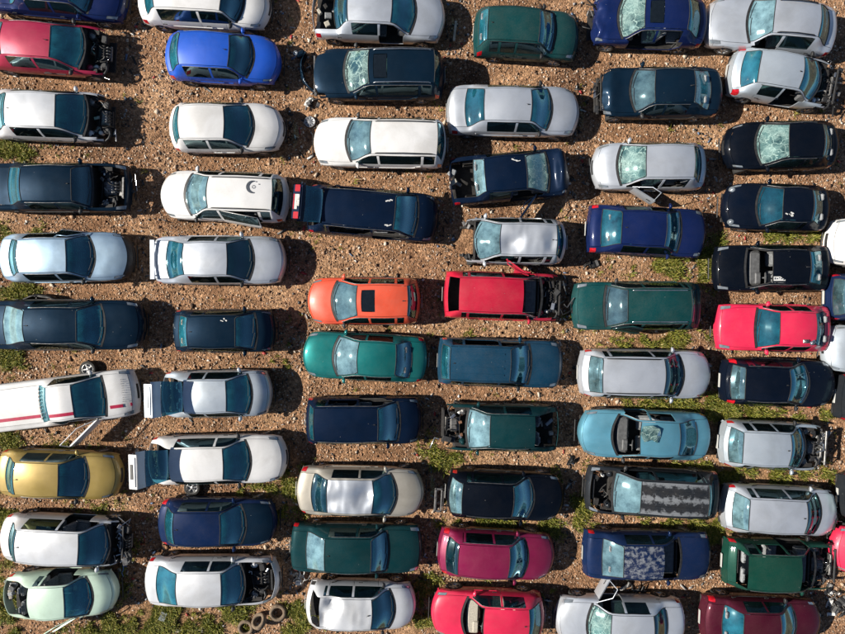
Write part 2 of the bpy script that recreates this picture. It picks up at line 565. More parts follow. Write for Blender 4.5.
def build_ground():
    far = [20, 26, 40, 80, 160, 320, 600]
    gx = [-f for f in reversed(far)] + list(np.arange(-17.6, 17.61, 0.16)) + far
    gy = [-f for f in reversed(far)] + list(np.arange(-14.08, 14.1, 0.16)) + far
    nx, ny = len(gx), len(gy)
    V, W = [], []
    for y in gy:
        for x in gx:
            inside = abs(x) < 17.7 and abs(y) < 14.2
            V.append((x, y, gz(x, y) if inside else -0.012))
            w = weed(x, y) if inside else 0.25
            n = fbm(x, y, 0.9, 11.0)
            W.append(max(0.0, min(1.0, w * 1.1 + 0.55 * n - 0.18)))
    Fc = [(j * nx + i, j * nx + i + 1, (j + 1) * nx + i + 1, (j + 1) * nx + i) for j in range(ny - 1) for i in range(nx - 1)]
    m, nt, out = new_mat("gravel_ground")
    L = nt.links
    p = N(nt, "ShaderNodeBsdfPrincipled", Roughness=0.95)
    p.inputs['Specular IOR Level'].default_value = 0.15
    tc = N(nt, "ShaderNodeTexCoord")
    a = N(nt, "ShaderNodeTexNoise", Scale=0.45, Detail=6.0, Roughness=0.6)
    b = N(nt, "ShaderNodeTexNoise", Scale=7.0, Detail=8.0, Roughness=0.75)
    v = N(nt, "ShaderNodeTexVoronoi", Scale=13.0, Randomness=1.0)
    v2 = N(nt, "ShaderNodeTexVoronoi", Scale=29.0, Randomness=1.0)
    for q in (a, b, v, v2):
        L.new(tc.outputs['Object'], q.inputs['Vector'])
    r1 = ramp(nt, [(0.30, (0.135, 0.070, 0.040)), (0.50, (0.315, 0.180, 0.102)), (0.70, (0.48, 0.305, 0.180))])
    L.new(a.outputs[0], r1.inputs[0])
    r2 = ramp(nt, [(0.28, (0.50, 0.47, 0.45)), (0.55, (1, 1, 1)), (0.8, (1.4, 1.38, 1.34))])
    L.new(b.outputs[0], r2.inputs[0])
    c1 = mixrgb(nt, 1.0, r1.outputs[0], r2.outputs[0], 'MULTIPLY')
    r3 = ramp(nt, [(0.0, (0.55, 0.52, 0.5)), (0.45, (0.95, 0.93, 0.9)), (0.86, (1.25, 1.2, 1.15)), (1.0, (1.9, 1.9, 1.9))])
    sx = N(nt, "ShaderNodeSeparateXYZ")
    L.new(v.outputs['Color'], sx.inputs[0])
    L.new(sx.outputs[0], r3.inputs[0])
    c2 = mixrgb(nt, 0.75, c1, r3.outputs[0], 'MULTIPLY')
    r4 = ramp(nt, [(0.0, (0.6, 0.6, 0.6)), (0.6, (1, 1, 1)), (1.0, (1.5, 1.5, 1.5))])
    sx2 = N(nt, "ShaderNodeSeparateXYZ")
    L.new(v2.outputs['Color'], sx2.inputs[0])
    L.new(sx2.outputs[1], r4.inputs[0])
    c2 = mixrgb(nt, 0.7, c2, r4.outputs[0], 'MULTIPLY')
    oil = N(nt, "ShaderNodeTexNoise", Scale=0.8, Detail=5.0, Roughness=0.55)
    L.new(tc.outputs['Object'], oil.inputs['Vector'])
    ro = ramp(nt, [(0.28, (0.42, 0.40, 0.40)), (0.42, (1, 1, 1))])
    L.new(oil.outputs[0], ro.inputs[0])
    c2 = mixrgb(nt, 0.85, c2, ro.outputs[0], 'MULTIPLY')
    at = N(nt, "ShaderNodeAttribute", attribute_name="weeds")
    bw = N(nt, "ShaderNodeMath", operation='MULTIPLY')
    L.new(at.outputs['Fac'], bw.inputs[0])
    r5 = ramp(nt, [(0.35, (0.2, 0.2, 0.2)), (0.65, (1, 1, 1))])
    L.new(b.outputs[0], r5.inputs[0])
    L.new(r5.outputs[0], bw.inputs[1])
    bw2 = N(nt, "ShaderNodeMath", operation='MULTIPLY')
    bw2.inputs[1].default_value = 0.4
    L.new(bw.outputs[0], bw2.inputs[0])
    c3 = mixrgb(nt, bw2.outputs[0], c2, (0.15, 0.13, 0.035))
    L.new(c3, p.inputs['Base Color'])
    mp = N(nt, "ShaderNodeMath", operation='MULTIPLY_ADD')
    mp.inputs[1].default_value = -0.8
    L.new(v.outputs['Distance'], mp.inputs[0])
    L.new(b.outputs[0], mp.inputs[2])
    mp2 = N(nt, "ShaderNodeMath", operation='MULTIPLY_ADD')
    mp2.inputs[1].default_value = -0.5
    L.new(v2.outputs['Distance'], mp2.inputs[0])
    L.new(mp.outputs[0], mp2.inputs[2])
    bp = N(nt, "ShaderNodeBump", Strength=0.9, Distance=0.035)
    L.new(mp2.outputs[0], bp.inputs['Height'])
    L.new(bp.outputs[0], p.inputs['Normal'])
    L.new(p.outputs[0], out.inputs[0])
    g = mesh_obj("ground", V, Fc, m, None, [True] * len(Fc))
    at_ = g.data.attributes.new("weeds", 'FLOAT', 'POINT')
    at_.data.foreach_set("value", W)
    tag(g, "brown dirt and gravel yard under the rows of scrap cars", "ground", None, "structure")


def under_car(x, y, shrink=0.12):
    for (cx, cy, hl, hw, a) in CAR_RECTS:
        dx, dy = x - cx, y - cy
        if abs(dx) > 3 or abs(dy) > 1.8:
            continue
        lx = dx * math.cos(a) + dy * math.sin(a)
        ly = -dx * math.sin(a) + dy * math.cos(a)
        if abs(lx) < hl - shrink and abs(ly) < hw - shrink:
            return True
    return False


def big_mesh(name, V, T, mat):
    """V: n x 3 array, T: m x 3 index array, straight into a mesh"""
    me = bpy.data.meshes.new(name)
    me.vertices.add(len(V))
    me.vertices.foreach_set("co", np.ascontiguousarray(V, dtype=np.float32).ravel())
    me.loops.add(len(T) * 3)
    me.loops.foreach_set("vertex_index", np.ascontiguousarray(T, dtype=np.int32).ravel())
    me.polygons.add(len(T))
    me.polygons.foreach_set("loop_start", np.arange(0, len(T) * 3, 3, dtype=np.int32))
    me.materials.append(mat)
    me.update(calc_edges=True)
    return link(bpy.data.objects.new(name, me))


def build_gravel(count=125000):
    rng = np.random.default_rng(5)
    ico = np.array([(x, y, z) for z in (-.8, .8) for x, y in ((-1, -1), (1, -1), (1, 1), (-1, 1))], float) * .62
    tri = np.array([(4, 5, 6), (4, 6, 7), (0, 1, 5), (0, 5, 4), (1, 2, 6), (1, 6, 5), (2, 3, 7), (2, 7, 6), (3, 0, 4), (3, 4, 7)])
    pts = []
    while len(pts) < count:
        xy = rng.uniform((-16.2, -12.6), (16.2, 12.6), (20000, 2))
        for x, y in xy:
            if under_car(x, y):
                continue
            k = 0.55 + 0.55 * fbm(x, y, 0.7, 21.0) - 0.45 * min(1.0, weed(x, y))
            if random.random() < k:
                pts.append((x, y, gz(x, y)))
                if len(pts) >= count:
                    break
    pts = np.array(pts)
    n = len(pts)
    size = np.clip(rng.lognormal(math.log(0.0175), 0.52, n), 0.010, 0.095)
    sc = np.stack([size * rng.uniform(.8, 1.5, n), size * rng.uniform(.7, 1.1, n), size * rng.uniform(.45, .8, n)], 1)
    an = rng.uniform(0, 2 * math.pi, n)
    P = ico[None] * rng.uniform(.55, 1.3, (n, 8, 3))
    P = P * sc[:, None, :]
    ca, sa = np.cos(an)[:, None], np.sin(an)[:, None]
    X = P[:, :, 0] * ca - P[:, :, 1] * sa
    Y = P[:, :, 0] * sa + P[:, :, 1] * ca
    P = np.stack([X, Y, P[:, :, 2]], 2) + pts[:, None, :]
    P[:, :, 2] += (size * 0.22)[:, None]
    T = tri[None] + (np.arange(n) * 8)[:, None, None]
    m, nt, out = new_mat("loose_stone")
    L = nt.links
    p = N(nt, "ShaderNodeBsdfPrincipled", Roughness=0.9)
    geo = N(nt, "ShaderNodeNewGeometry")
    rp = ramp(nt, [(0.0, (0.05, 0.033, 0.022)), (0.2, (0.17, 0.090, 0.050)), (0.5, (0.33, 0.195, 0.115)), (0.72, (0.44, 0.295, 0.195)),
                   (0.88, (0.50, 0.40, 0.30)), (0.97, (0.60, 0.52, 0.43)), (1.0, (0.70, 0.66, 0.60))])
    L.new(geo.outputs['Random Per Island'], rp.inputs[0])
    tc = N(nt, "ShaderNodeTexCoord")
    nz = N(nt, "ShaderNodeTexNoise", Scale=22.0, Detail=5.0)
    L.new(tc.outputs['Object'], nz.inputs['Vector'])
    r2 = ramp(nt, [(0.3, (0.7, 0.68, 0.66)), (0.7, (1.15, 1.15, 1.15))])
    L.new(nz.outputs[0], r2.inputs[0])
    L.new(mixrgb(nt, 1.0, rp.outputs[0], r2.outputs[0], 'MULTIPLY'), p.inputs['Base Color'])
    L.new(p.outputs[0], out.inputs[0])
    o = big_mesh("gravel", P.reshape(-1, 3), T.reshape(-1, 3), m)
    tag(o, "loose brown and grey stones strewn over the dirt", "gravel", None, "stuff")


def build_grass(count=150000):
    rng = np.random.default_rng(9)
    rnd = random.Random(4)
    tot = sum(a * b * s for (_, _, a, b, s) in GW)
    base = []
    tries = 0
    while len(base) < count // 9 and tries < count * 2:
        tries += 1
        r = rnd.random() * tot
        for (gx, gy, ax, ay, s) in GW:
            r -= ax * ay * s
            if r <= 0:
                break
        x, y = rnd.gauss(gx, ax * 0.72), rnd.gauss(gy, ay * 0.72)
        if rnd.random() > min(1, 0.25 + weed(x, y)) or under_car(x, y, 0.2):
            continue
        if fbm(x, y, 1.6, 31.0) + 0.30 * min(1.2, weed(x, y)) < rnd.uniform(0.0, 0.55):
            continue
        base.append((x, y))
    # sparse seedlings everywhere else
    for _ in range(1300):
        x, y = rnd.uniform(-16, 16), rnd.uniform(-12.4, 12.4)
        if fbm(x, y, 0.8, 41.0) > 0.12 and not under_car(x, y):
            base.append((x, y))
    b = np.repeat(np.array(base), 9, axis=0)
    n = len(b)
    b = b + rng.normal(0, 0.035, (n, 2))
    an = rng.uniform(0, 2 * math.pi, n)
    tall = np.repeat(rng.choice([.7, 1.0, 2.1], n // 9 + 1, p=[.42, .38, .20]), 9)[:n]
    h = rng.uniform(0.025, 0.095, n) * tall
    lean = rng.uniform(0.03, 0.13, n) * tall ** .7
    w = rng.uniform(0.006, 0.016, n)
    dx, dy = np.cos(an), np.sin(an)
    z0 = np.full(n, -0.015)
    A = np.stack([b[:, 0] - dy * w, b[:, 1] + dx * w, z0], 1)
    B = np.stack([b[:, 0] + dy * w, b[:, 1] - dx * w, z0], 1)
    C = np.stack([b[:, 0] + dx * lean * .5 + dy * w, b[:, 1] + dy * lean * .5 - dx * w, h * .8], 1)
    D = np.stack([b[:, 0] + dx * lean * .5 - dy * w, b[:, 1] + dy * lean * .5 + dx * w, h * .8], 1)
    E = np.stack([b[:, 0] + dx * lean, b[:, 1] + dy * lean, h], 1)
    V = np.stack([A, B, C, D, E], 1).reshape(-1, 3)
    k = np.arange(n)[:, None] * 5
    T = np.stack([k + [0, 1, 2], k + [0, 2, 3], k + [3, 2, 4]], 1).reshape(-1, 3)
    m, nt, out = new_mat("weed_leaf")
    L = nt.links
    p = N(nt, "ShaderNodeBsdfPrincipled", Roughness=0.7)
    geo = N(nt, "ShaderNodeNewGeometry")
    rp = ramp(nt, [(0.0, (0.06, 0.09, 0.012)), (0.4, (0.17, 0.19, 0.02)), (0.75, (0.30, 0.28, 0.035)), (1.0, (0.42, 0.34, 0.13))])
    L.new(geo.outputs['Random Per Island'], rp.inputs[0])
    L.new(rp.outputs[0], p.inputs['Base Color'])
    tl = N(nt, "ShaderNodeBsdfTranslucent")
    L.new(rp.outputs[0], tl.inputs[0])
    ms = N(nt, "ShaderNodeMixShader")
    ms.inputs[0].default_value = 0.3
    L.new(p.outputs[0], ms.inputs[1])
    L.new(tl.outputs[0], ms.inputs[2])
    L.new(ms.outputs[0], out.inputs[0])
    o = big_mesh("grass", V, T, m)
    tag(o, "low yellow green weeds and grass growing between the cars", "grass", None, "stuff")


def build_litter(count=1500):
    """flat splinters of plastic, trim and glass trodden into the lanes"""
    rng = np.random.default_rng(77)
    V, T = [], []
    k = 0
    while k < count:
        if rng.random() < .6:      # thickest round the car ends
            c = CAR_RECTS[rng.integers(len(CAR_RECTS))]
            e = c[2] + abs(rng.normal(0, .35))
            sgn = 1 if rng.random() < .65 else -1
            w = rng.uniform(-1.1, 1.1) * c[3]
            x = c[0] + sgn * e * math.cos(c[4]) - w * math.sin(c[4])
            y = c[1] + sgn * e * math.sin(c[4]) + w * math.cos(c[4])
        else:
            x, y = rng.uniform(-16, 16), rng.uniform(-12.4, 12.4)
        if abs(x) > 16.5 or abs(y) > 12.8 or under_car(x, y, .05):
            continue
        a, l, w = rng.uniform(0, 6.3), min(.20, rng.lognormal(math.log(.045), .55)), rng.uniform(.01, .045)
        ca, sa = math.cos(a), math.sin(a)
        z = gz(x, y) + rng.uniform(.015, .04)
        b = len(V)
        for dz in (.012, -.012):
            for lx, ly in ((-l, -w * rng.uniform(.3, 1)), (l * rng.uniform(.5, 1), -w), (l, w * rng.uniform(.2, 1)), (-l * rng.uniform(.4, 1), w)):
                V.append((x + lx * ca - ly * sa, y + lx * sa + ly * ca, z + dz + rng.uniform(-.006, .012)))
        for q in ((0, 1, 2), (0, 2, 3), (4, 5, 1), (4, 1, 0), (5, 6, 2), (5, 2, 1), (6, 7, 3), (6, 3, 2), (7, 4, 0), (7, 0, 3)):
            T.append(tuple(b + i for i in q))
        k += 1
    m, nt, out = new_mat("litter_bits")
    L = nt.links
    p = N(nt, "ShaderNodeBsdfPrincipled", Roughness=0.5)
    geo = N(nt, "ShaderNodeNewGeometry")
    rp = ramp(nt, [(0.0, (0.012, 0.012, 0.013)), (0.42, (0.03, 0.03, 0.032)), (0.55, (0.10, 0.10, 0.10)), (0.72, (0.30, 0.29, 0.28)),
                   (0.84, (0.55, 0.55, 0.54)), (0.90, (0.10, 0.16, 0.26)), (0.95, (0.34, 0.03, 0.03)), (1.0, (0.5, 0.52, 0.5))])
    rp.color_ramp.interpolation = 'CONSTANT'
    L.new(geo.outputs['Random Per Island'], rp.inputs[0])
    L.new(rp.outputs[0], p.inputs['Base Color'])
    L.new(p.outputs[0], out.inputs[0])
    o = big_mesh("litter", np.array(V), np.array(T), m)
    tag(o, "small splinters of plastic and trim littering the gravel", "litter", None, "stuff")


# ------------------------------------------------------------------ shared car pieces
def make_shared():
    S = {}
    to_y = Matrix.Rotation(R(90), 4, 'X')         # wheel axis along y
    mb = MB()
    mb.lathe([(0.19, -0.085), (0.235, -0.098), (0.285, -0.095), (0.305, -0.07), (0.31, 0.0), (0.305, 0.07), (0.285, 0.095),
              (0.235, 0.098), (0.19, 0.085)], 24, to_y, close=True)
    S['tyre'] = mb.mesh("tyre", RUBBER)
    mb = MB()
    mb.lathe([(0.192, 0.085), (0.20, 0.092), (0.19, 0.06), (0.17, 0.03), (0.16, 0.0)], 24, to_y)
    mb.lathe([(0.07, 0.055), (0.055, 0.075), (0.0, 0.078)], 16, to_y)
    for k in range(5):
        a = 2 * math.pi * k / 5
        mb.box((0.118, 0, 0.052), (0.16, 0.055, 0.035), 0.01, to_y @ Matrix.Rotation(a, 4, 'Z'))
    mb.lathe([(0.165, 0.0), (0.0, 0.0)], 20, to_y)
    S['rim'] = mb.mesh("rim", RIM)
    mb = MB()
    tl = Matrix.Translation((-0.20, 0, 0.30)) @ Matrix.Rotation(R(-16), 4, 'Y')
    mb.box((0.02, 0, 0.14), (0.52, 0.50, 0.16), 0.05)
    mb.box((0.06, 0.215, 0.20), (0.42, 0.09, 0.08), 0.03)
    mb.box((0.06, -0.215, 0.20), (0.42, 0.09, 0.08), 0.03)
    mb.box((0, 0, 0.22), (0.13, 0.48, 0.56), 0.05, tl, 0.86)
    mb.box((0.05, 0.20, 0.20), (0.07, 0.08, 0.44), 0.03, tl)
    mb.box((0.05, -0.20, 0.20), (0.07, 0.08, 0.44), 0.03, tl)
    S['seat'] = mb.mesh("seat", CABIN)
    mb = MB()
    mb.box((0, 0, 0.60), (0.09, 0.25, 0.16), 0.04, tl)
    mb.tube([tl @ Vector((0, -0.06, 0.48)), tl @ Vector((0, -0.06, 0.58))], 0.008, 6)
    mb.tube([tl @ Vector((0, 0.06, 0.48)), tl @ Vector((0, 0.06, 0.58))], 0.008, 6)
    S['headrest'] = mb.mesh("headrest", CABIN)
    mb = MB()
    mb.box((0.05, 0, 0.15), (0.50, 1.22, 0.16), 0.05)
    for y in (-0.36, 0.36):
        mb.box((0, y, 0.22), (0.14, 0.56, 0.52), 0.05, tl, 0.92)
        mb.box((0, y, 0.54), (0.09, 0.24, 0.13), 0.04, tl)
    S['bench'] = mb.mesh("rear_bench", CABIN)
    mb = MB()
    ring = [(0, 0.185 * math.cos(a), 0.185 * math.sin(a)) for a in [2 * math.pi * k / 20 for k in range(21)]]
    mb.tube(ring, 0.014, 6, False)
    mb.box((0.01, 0, 0), (0.03, 0.14, 0.10), 0.015)
    mb.box((0.01, 0, -0.02), (0.02, 0.34, 0.03), 0.008)
    mb.tube([(0.0, 0, 0), (0.28, 0, -0.02)], 0.03, 8)
    S['steer'] = mb.mesh("steering_wheel", DASH)
    mb = MB()       # mirror: housing tapering to the arm
    v = []
    for x, hy, hz, oy in ((-0.055, .085, .055, .10), (-0.04, .098, .066, .10), (0.0, .092, .062, .095), (0.04, .062, .045, .085), (0.06, .03, .02, .075)):
        for q in range(10):
            a = 2 * math.pi * q / 10
            v.append((x, oy + hy * math.cos(a), 0.06 + hz * math.sin(a)))
    f = [tuple(range(9, -1, -1)), tuple(range(40, 50))]
    for k in range(4):
        for q in range(10):
            f.append((k * 10 + q, k * 10 + (q + 1) % 10, (k + 1) * 10 + (q + 1) % 10, (k + 1) * 10 + q))
    mb.add(v, f, True)
    mb.box((0.005, 0.005, 0.025), (0.05, 0.10, 0.03), 0.01)
    S['mirror'] = mb.mesh("mirror", TRIM)
    mb = MB()
    mb.box((0, 0, 0), (0.15, 0.022, 0.024), 0.008)
    mb.box((-0.06, -0.012, 0), (0.02, 0.02, 0.02), 0.004)
    mb.box((0.06, -0.012, 0), (0.02, 0.02, 0.02), 0.004)
    S['handle'] = mb.mesh("handle", TRIM)
    mb = MB()
    mb.box((0, 0, 0), (0.016, 0.50, 0.11), 0.004)
    S['plate'] = mb.mesh("number_plate", PLATE_W)
    mb = MB()       # engine: block, head cover with ribs, manifold runners
    mb.box((0, 0, 0.40), (0.44, 0.50, 0.36), 0.03)
    mb.box((0.02, 0.02, 0.61), (0.26, 0.46, 0.09), 0.03)
    for k in range(5):
        mb.box((0.02, -0.16 + k * 0.09, 0.665), (0.22, 0.025, 0.02), 0.006)
    S['engine'] = mb.mesh("engine_block", ALLOY)
    mb = MB()
    for k in range(4):
        y = -0.15 + k * 0.105
        mb.tube([(0.14, y, 0.56), (0.24, y, 0.62), (0.30, y, 0.54), (0.29, y, 0.42)], 0.026, 7)
    mb.tube([(0.29, -0.24, 0.43), (0.29, 0.26, 0.43)], 0.05, 8)
    S['manifold'] = mb.mesh("intake_manifold", STEEL)
    mb = MB()
    mb.box((0, 0, 0.55), (0.19, 0.26, 0.20), 0.012)
    mb.box((0.0, 0, 0.655), (0.17, 0.24, 0.02), 0.006)
    for y in (-0.09, 0.09):
        mb.lathe([(0.014, 0.66), (0.014, 0.685), (0, 0.685)], 8, Matrix.Translation((0.05, y, 0)))
    S['battery'] = mb.mesh("battery", TRIM)
    mb = MB()
    mb.lathe([(0.15, 0.30), (0.145, 0.60), (0.12, 0.66), (0.06, 0.68), (0.05, 0.70), (0, 0.70)], 16)
    for k in range(3):
        a = 2 * math.pi * k / 3
        mb.lathe([(0.012, 0.66), (0.012, 0.69), (0, 0.69)], 6, Matrix.Translation((0.085 * math.cos(a), 0.085 * math.sin(a), 0)))
    S['tower'] = mb.mesh("strut_tower", STEEL)
    mb = MB()
    mb.box((0, 0, 0.45), (0.05, 0.66, 0.36), 0.008)
    mb.box((0, 0, 0.645), (0.07, 0.70, 0.035), 0.008)
    mb.box((0, -0.35, 0.45), (0.07, 0.05, 0.38), 0.008)
    mb.box((0, 0.35, 0.45), (0.07, 0.05, 0.38), 0.008)
    for k in range(14):
        mb.box((0.028, -0.30 + k * 0.046, 0.45), (0.008, 0.012, 0.33))
    S['radiator'] = mb.mesh("radiator", STEEL)
    mb = MB()
    mb.box((0, 0, 0.53), (0.24, 0.22, 0.20), 0.04)
    mb.tube([(0.10, 0.0, 0.58), (0.16, -0.14, 0.62), (0.10, -0.28, 0.62), (-0.02, -0.36, 0.58)], 0.04, 8)
    S['airbox'] = mb.mesh("air_box", TRIM)
    mb = MB()
    mb.tube([(0.30, -0.25, 0.62), (0.18, -0.33, 0.68), (0.0, -0.34, 0.66), (-0.16, -0.2, 0.62)], 0.022, 7)
    mb.tube([(0.30, 0.22, 0.58), (0.22, 0.10, 0.71), (0.05, 0.12, 0.72), (-0.18, 0.26, 0.66)], 0.018, 7)
    mb.tube([(-0.22, -0.42, 0.62), (-0.20, -0.1, 0.69), (-0.22, 0.2, 0.68), (-0.20, 0.45, 0.60)], 0.012, 6)
    S['hose'] = mb.mesh("hose", RUBBER)
    mb = MB()
    mb.lathe([(0.0, 0.44), (0.07, 0.44), (0.075, 0.60), (0.05, 0.63), (0.03, 0.64), (0.03, 0.67), (0, 0.67)], 12)
    S['bottle'] = mb.mesh("coolant_bottle", WHITEP)
    return S


SH = make_shared()
# ------------------------------------------------------------------ the car builder
NR = 27          # rows across a car: -13 .. 13


def car(spec):
    name, face, ang, yc, px, W, Ht, style, pname, label, o = spec
    rnd = random.Random(label)
    col = PAINTS[pname]
    mat = paint(pname, *col)
    sedan = style in ('sedan', 'coupe', 'pickup')
    zr = Ht - 0.035
    # --- pixels to metres
    zs = (0.55, 1.0 if sedan else 0.95, zr, zr - 0.02, 0.95, 0.55)
    wx = [pix(u, yc, z).x for u, z in zip(px, zs)]
    X0 = (wx[0] + wx[5]) / 2
    Y0 = pix(X0 * FOCAL / (CAM_H - .8) + 422.5, yc, 0.8).y
    sg = 1 if face == 'R' else -1
    ca = math.cos(R(ang))
    xt, xrb, xrr, xrf, xws, xn = [sg * (w - X0) / ca for w in wx]
    xrb = max(xrb, xt + 0.10)
    xrr = max(xrr, xrb + 0.10)
    xrf = max(xrf, xrr + 0.5)
    xws = max(xws, xrf + 0.3)
    xn = max(xn, xws + 0.42)
    rz = -R(ang) + (0 if face == 'R' else math.pi)
    root = thing(name, label, 'pickup' if style == 'pickup' else 'car', (X0, Y0, 0), rz)
    CAR_RECTS.append((X0, Y0, (xn - xt) / 2, W / 2, rz))
    W2 = W / 2
    zb = 1.0 if Ht < 1.55 else 1.06              # cowl height
    zn = 0.0 if Ht < 1.55 else 0.06
    xm = (xrr + xrf) / 2
    hoodlen = xn - xws
    bk = {'box': .45, 'round': 1.15}.get(o.get('form'), rnd.uniform(.75, 1.0))
    # --- control curves
    if sedan:
        dz = 0.99 if style != 'pickup' else 1.02
        ztop = pchip([xt, xt + .05, xt + .15, (xt + xrb) / 2 + .04, xrb, xrr, xm, xrf, xws, xws + .45 * hoodlen, xn - .17, xn - .06, xn],
                     [.62, .82, .92, dz - .02, dz + .01, zr - .01, zr + .055, zr - .015, zb - .02, zb - .09 + zn * .4, .79 + zn, .71 + zn, .60 + zn])
    else:
        ztop = pchip([xt, xt + .05, xrb, xrr, xm, xrf, xws, xws + .45 * hoodlen, xn - .17, xn - .06, xn],
                     [.64, .82, .97 + zn, zr - .03, zr + .055, zr - .015, zb - .02, zb - .09 + zn * .4, .79 + zn, .71 + zn, .60 + zn])
    wid = pchip([xt, xt + .15, xt + .55, (xt + xn) / 2, xn - .75, xn - .3, xn - .1, xn],
                [(1 - q * bk) * W2 for q in (.13, .06, .016, 0, .01, .05, .10, .145)])
    rw_ = (.655 if Ht < 1.55 else .69) + rnd.uniform(-.02, .02) + (.02 if o.get('form') == 'box' else 0)
    yd1 = pchip([xt, xrb, xrr, xm, xrf, xws, xws + .5 * hoodlen, xn],
                [.74 * W2, (.76 if sedan else .72) * W2, rw_ * W2 - .02, rw_ * W2, rw_ * W2 - .015, .80 * W2, .78 * W2, .66 * W2])
    bow = pchip([xt, xt + .2, xrb + .02, xrr + .02, xm, xrf, xws, xn - .2, xn],
                [q * bk for q in (-.20, -.18, -.17, -.09, 0, .12, .30, .30, .36)])
    crown = pchip([xt, xrb, xrr, xm, xrf, xws, xn], [.03, .045, .06, .07, .06, .045, .035])
    xf, xr = xn - max(.74, min(.86, .62 + .2 * hoodlen)), xt + (.78 if style != 'pickup' else 1.0)
    ndoor = o.get('doors', 4)
    xdf = min(xf - .40, xws - .02)
    if style == 'pickup':
        xdr = xrr - .02
        xB = xdr
        ndoor = 2
    elif ndoor == 4:
        xdr = xr + .06
        xB = max(xdf - 1.04, xdr + .55)
    else:
        xB = xdr = xdf - 1.22
    xwr = xrr + (.06 if style in ('estate', 'mpv', 'suv') else .10)     # rear end of side glass
    # --- stations
    keys = sorted(set(round(k, 4) for k in [xt, xt + .05, xt + .10, xt + .24, xt + .42, xrb, xrr, xrr + .05, xwr, xdr - .05, xdr, xdr + .0501,
                                            xB - .045, xB, xB + .045, xm, xrf, xrf - (.18 if o.get('sunroof') else 0), xrf - (.64 if o.get('sunroof') else 0), xdf, xws - .12, xws, xws + .08,
                                            xn - .46, xn - .26, xn - .13, xn - .06, xn]))
    dent_ = o.get('dent', 0)
    keys = [k for k in keys if xt - 1e-6 <= k <= xn + 1e-6]
    st = [keys[0]]
    for k in keys[1:]:
        if k - st[-1] < 0.012:
            continue
        mid = (k + st[-1]) / 2
        stp = 0.06 if (dent_ and xrr - .05 < mid < xrf + .05) else 0.075 if (abs(mid - xf) < .45 or abs(mid - xr) < .45) else 0.13
        n = max(1, int(math.ceil((k - st[-1]) / stp)))
        a = st[-1]
        st += [a + (k - a) * q / n for q in range(1, n + 1)]
    st = np.array(st)
    ns = len(st)
    ZT, WD, Y1, BW, CR = ztop(st), wid(st), yd1(st), bow(st), crown(st)
    fr = [0, .22, .46, .70, .88, 1.0]
    lowf = [.16, .38, .60, .82, 1.0]
    P = np.zeros((ns + 4, NR, 3))
    belt0 = .92 + zn
    for i in range(ns):
        x0, zt, w, y1, bw, cr = st[i], ZT[i], WD[i], Y1[i], BW[i], CR[i]
        y1 = min(y1, w - .14)
        half = []
        onhood = xws < x0 < xn - .1
        for q in fr:
            y = y1 * q
            z = zt - cr * q * q
            if onhood:       # pressed ridges in the bonnet
                t = min(1, (x0 - xws) / .25) * min(1, (xn - .1 - x0) / .25)
                z += .014 * t * math.exp(-((q - .62) / .13) ** 2)
            half.append((y, z))
        zc = min(belt0 + .02 * (xws - x0) / 2.5, zt - cr - .06)
        y2 = min(y1 + .055, w - .085)
        z2 = max(half[-1][1] - .028, zc + .02)
        half.append((y2, z2))
        yc_ = w - .05
        half.append(((y2 + yc_) / 2 + .015 * min(1, (z2 - zc) / .3), (z2 + zc) / 2))
        half.append((yc_, zc))
        # lower side, with wheel arches
        xw = x0 - bw
        za = .25
        for c in (xf, xr):
            if abs(xw - c) < .345:
                za = max(za, .29 + math.sqrt(.345 ** 2 - (xw - c) ** 2))
        if xw > xn - .5 or xw < xt + .4:
            za = max(za, .25)
        za = min(za, zc - .08)
        for q in lowf:
            z = zc + (za - zc) * q
            y = w - (.05 * ((z - .62) / .32) ** 2 if z > .62 else .085 * ((.62 - z) / .42) ** 2)
            if .50 < z < .60:
                y += .006
            half.append((y, z))
        for j, (y, z) in enumerate(half):
            x = x0 - bw * min(1.15, (y / W2)) ** 2
            P[i + 2, 13 + j] = (x, y, z)
            P[i + 2, 13 - j] = (x, -y, z)
    for (ring, src, sgn) in ((1, 2, -1), (0, 2, -1), (ns + 2, ns + 1, 1), (ns + 3, ns + 1, 1)):
        k = .5 if ring in (1, ns + 2) else 1.0
        P[ring] = P[src]
        P[ring, :, 2] = P[src, :, 2] * (1 - k) + .40 * k
        P[ring, :, 0] += sgn * (.025 if k == .5 else .018)
    base_x = np.concatenate([[xt - .01, xt - .005], st, [xn + .005, xn + .01]])
    # --- damage
    dent, crush = o.get('dent', 0), o.get('crush', 0)
    sd = rnd.uniform(0, 50)
    dl = o.get('dent_to', xrf)
    dents = [(rnd.uniform(xrr + .1, dl if dl == xrf else xrr + dl), rnd.uniform(-.5, .5) * W2, rnd.uniform(.25, .5), dent * rnd.uniform(.4, 1.1)) for _ in range(6)]
